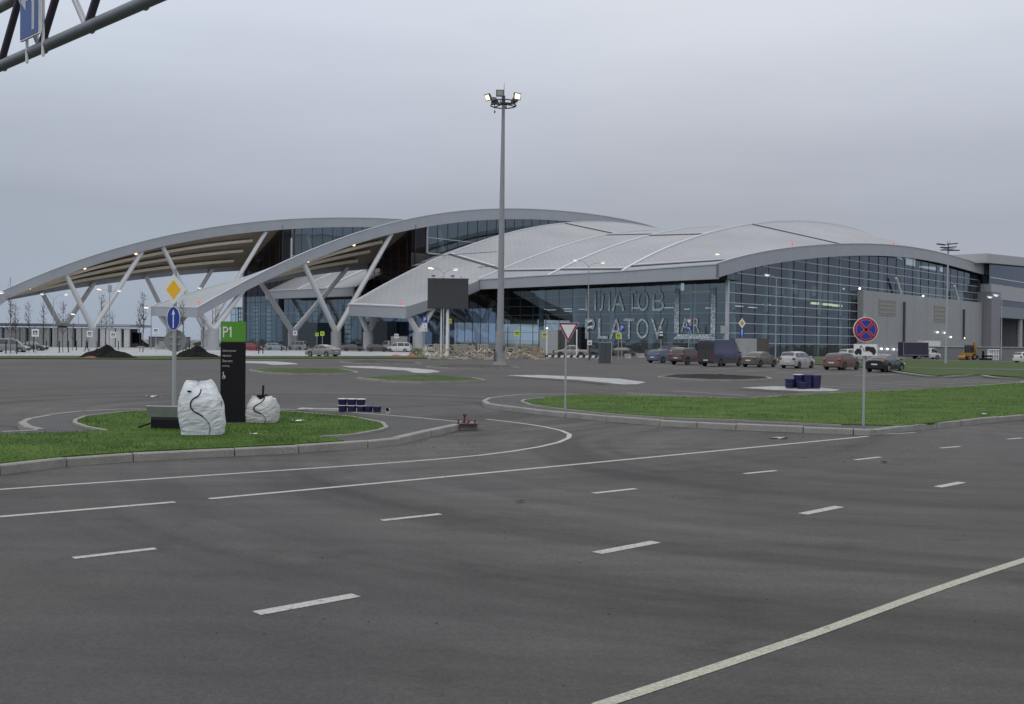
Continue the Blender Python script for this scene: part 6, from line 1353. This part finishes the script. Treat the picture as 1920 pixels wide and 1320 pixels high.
shrub(474, 657, 3., 1.6, 700, brownleaf, 'brown leafless bush above the red car beside the totem')
shrub(782, 667, 2.6, 1.2, 700, M('weed leaf', (.16, .20, .08), .8, 0, .3, 3), 'pale green weeds below the blue parking sign')
# ------------------------------------------------------------------ people (far, small)
def person(px, py, label, cols, heading=0., stride=.25, h=1.76):
    P = G(px, py, .06); t = thing('person', label, 'person', P, heading)
    J = {'pel': (0, 0, .95), 'che': (0, .03, 1.35), 'nk': (0, .04, 1.52), 'hd': (0, .06, 1.63), 'tp': (0, .05, 1.75),
         'hl': (-.1, 0, .9), 'kl': (-.1, stride*.6, .5), 'al': (-.1, stride, .08), 'tl': (-.1, stride+.2, .04), 'hr': (.1, 0, .9), 'kr': (.1, -stride*.2, .5), 'ar': (.1, -stride, .1), 'tr': (.1, -stride+.18, .04),
         'sl': (-.2, .02, 1.42), 'el': (-.27, -.1, 1.15), 'wl': (-.26, .02, .92), 'gl': (-.25, .08, .82), 'sr': (.2, .02, 1.42), 'er': (.27, .04, 1.15), 'wr': (.26, .22, .98), 'gr': (.25, .28, .9)}
    E = [('pel', 'che'), ('che', 'nk'), ('nk', 'hd'), ('hd', 'tp'), ('pel', 'hl'), ('hl', 'kl'), ('kl', 'al'), ('al', 'tl'), ('pel', 'hr'), ('hr', 'kr'), ('kr', 'ar'), ('ar', 'tr'), ('che', 'sl'), ('sl', 'el'), ('el', 'wl'), ('wl', 'gl'), ('che', 'sr'), ('sr', 'er'), ('er', 'wr'), ('wr', 'gr')]
    RD = dict(pel=.16, che=.19, nk=.07, hd=.10, tp=.07, hl=.11, kl=.075, al=.055, tl=.045, hr=.11, kr=.075, ar=.055, tr=.045, sl=.085, el=.06, wl=.045, gl=.04, sr=.085, er=.06, wr=.045, gr=.04)
    ks = list(J); me = bpy.data.meshes.new('body'); me.from_pydata([J[k] for k in ks], [(ks.index(a), ks.index(b)) for a, b in E], [])
    o = bpy.data.objects.new('body', me); COL.objects.link(o); m = o.modifiers.new('s', 'SKIN'); m.use_smooth_shade = True; s_ = o.modifiers.new('d', 'SUBSURF'); s_.levels = s_.render_levels = 2
    for i, k in enumerate(ks): me.skin_vertices[0].data[i].radius = (RD[k], RD[k]*(.75 if k in ('pel', 'che') else 1)); me.skin_vertices[0].data[i].use_root = (k == 'pel')
    bpy.context.view_layer.update(); m2 = bpy.data.meshes.new_from_object(o.evaluated_get(bpy.context.evaluated_depsgraph_get())); bpy.data.objects.remove(o)
    mats = [M('cloth %s' % n, c, .85, 0, .1, 5) for n, c in cols]; mats.append(M('skin', (.42, .27, .2), .6, 0, .05, 5))
    for mm in mats: m2.materials.append(mm)
    for p in m2.polygons: z = p.center.z; p.material_index = 2 if z > 1.53 or (abs(p.center.x) > .2 and z < .94) else (0 if z > .9 else 1)
    b = bpy.data.objects.new('body', m2); COL.objects.link(b); b.parent = t
    MB().ell((0, .04, 1.69), (.115, .125, .09), 12, 8).build('hair', blackm, t, 60)
    fc = MB(); fc.ell((0, .165, 1.62), (.015, .025, .025), 6, 5); fc.build('nose', mats[2], t, 60)
    MB().ell((-.035, .15, 1.655), (.014, .01, .01), 6, 4).ell((.035, .15, 1.655), (.014, .01, .01), 6, 4).box((0, .152, 1.575), (.05, .01, .01)).build('face_features', blackm, t)
    t.scale = (h/1.76,)*3
    return t
person(163, 659, 'person in dark clothes walking left behind the taller soil heap', [('dark jacket', (.02, .02, .025)), ('dark trousers', (.018, .018, .022))], math.radians(80), .28)
person(576, 658, 'person in dark jacket standing at the rear of the white minivan', [('dark jacket', (.02, .02, .025)), ('grey trousers', (.06, .06, .07))], math.radians(20), .08)
person(772, 656, 'person in black standing left of the pedestal behind the forecourt row', [('black coat', (.012, .012, .016)), ('dark trousers', (.018, .018, .022))], math.radians(190), .06)
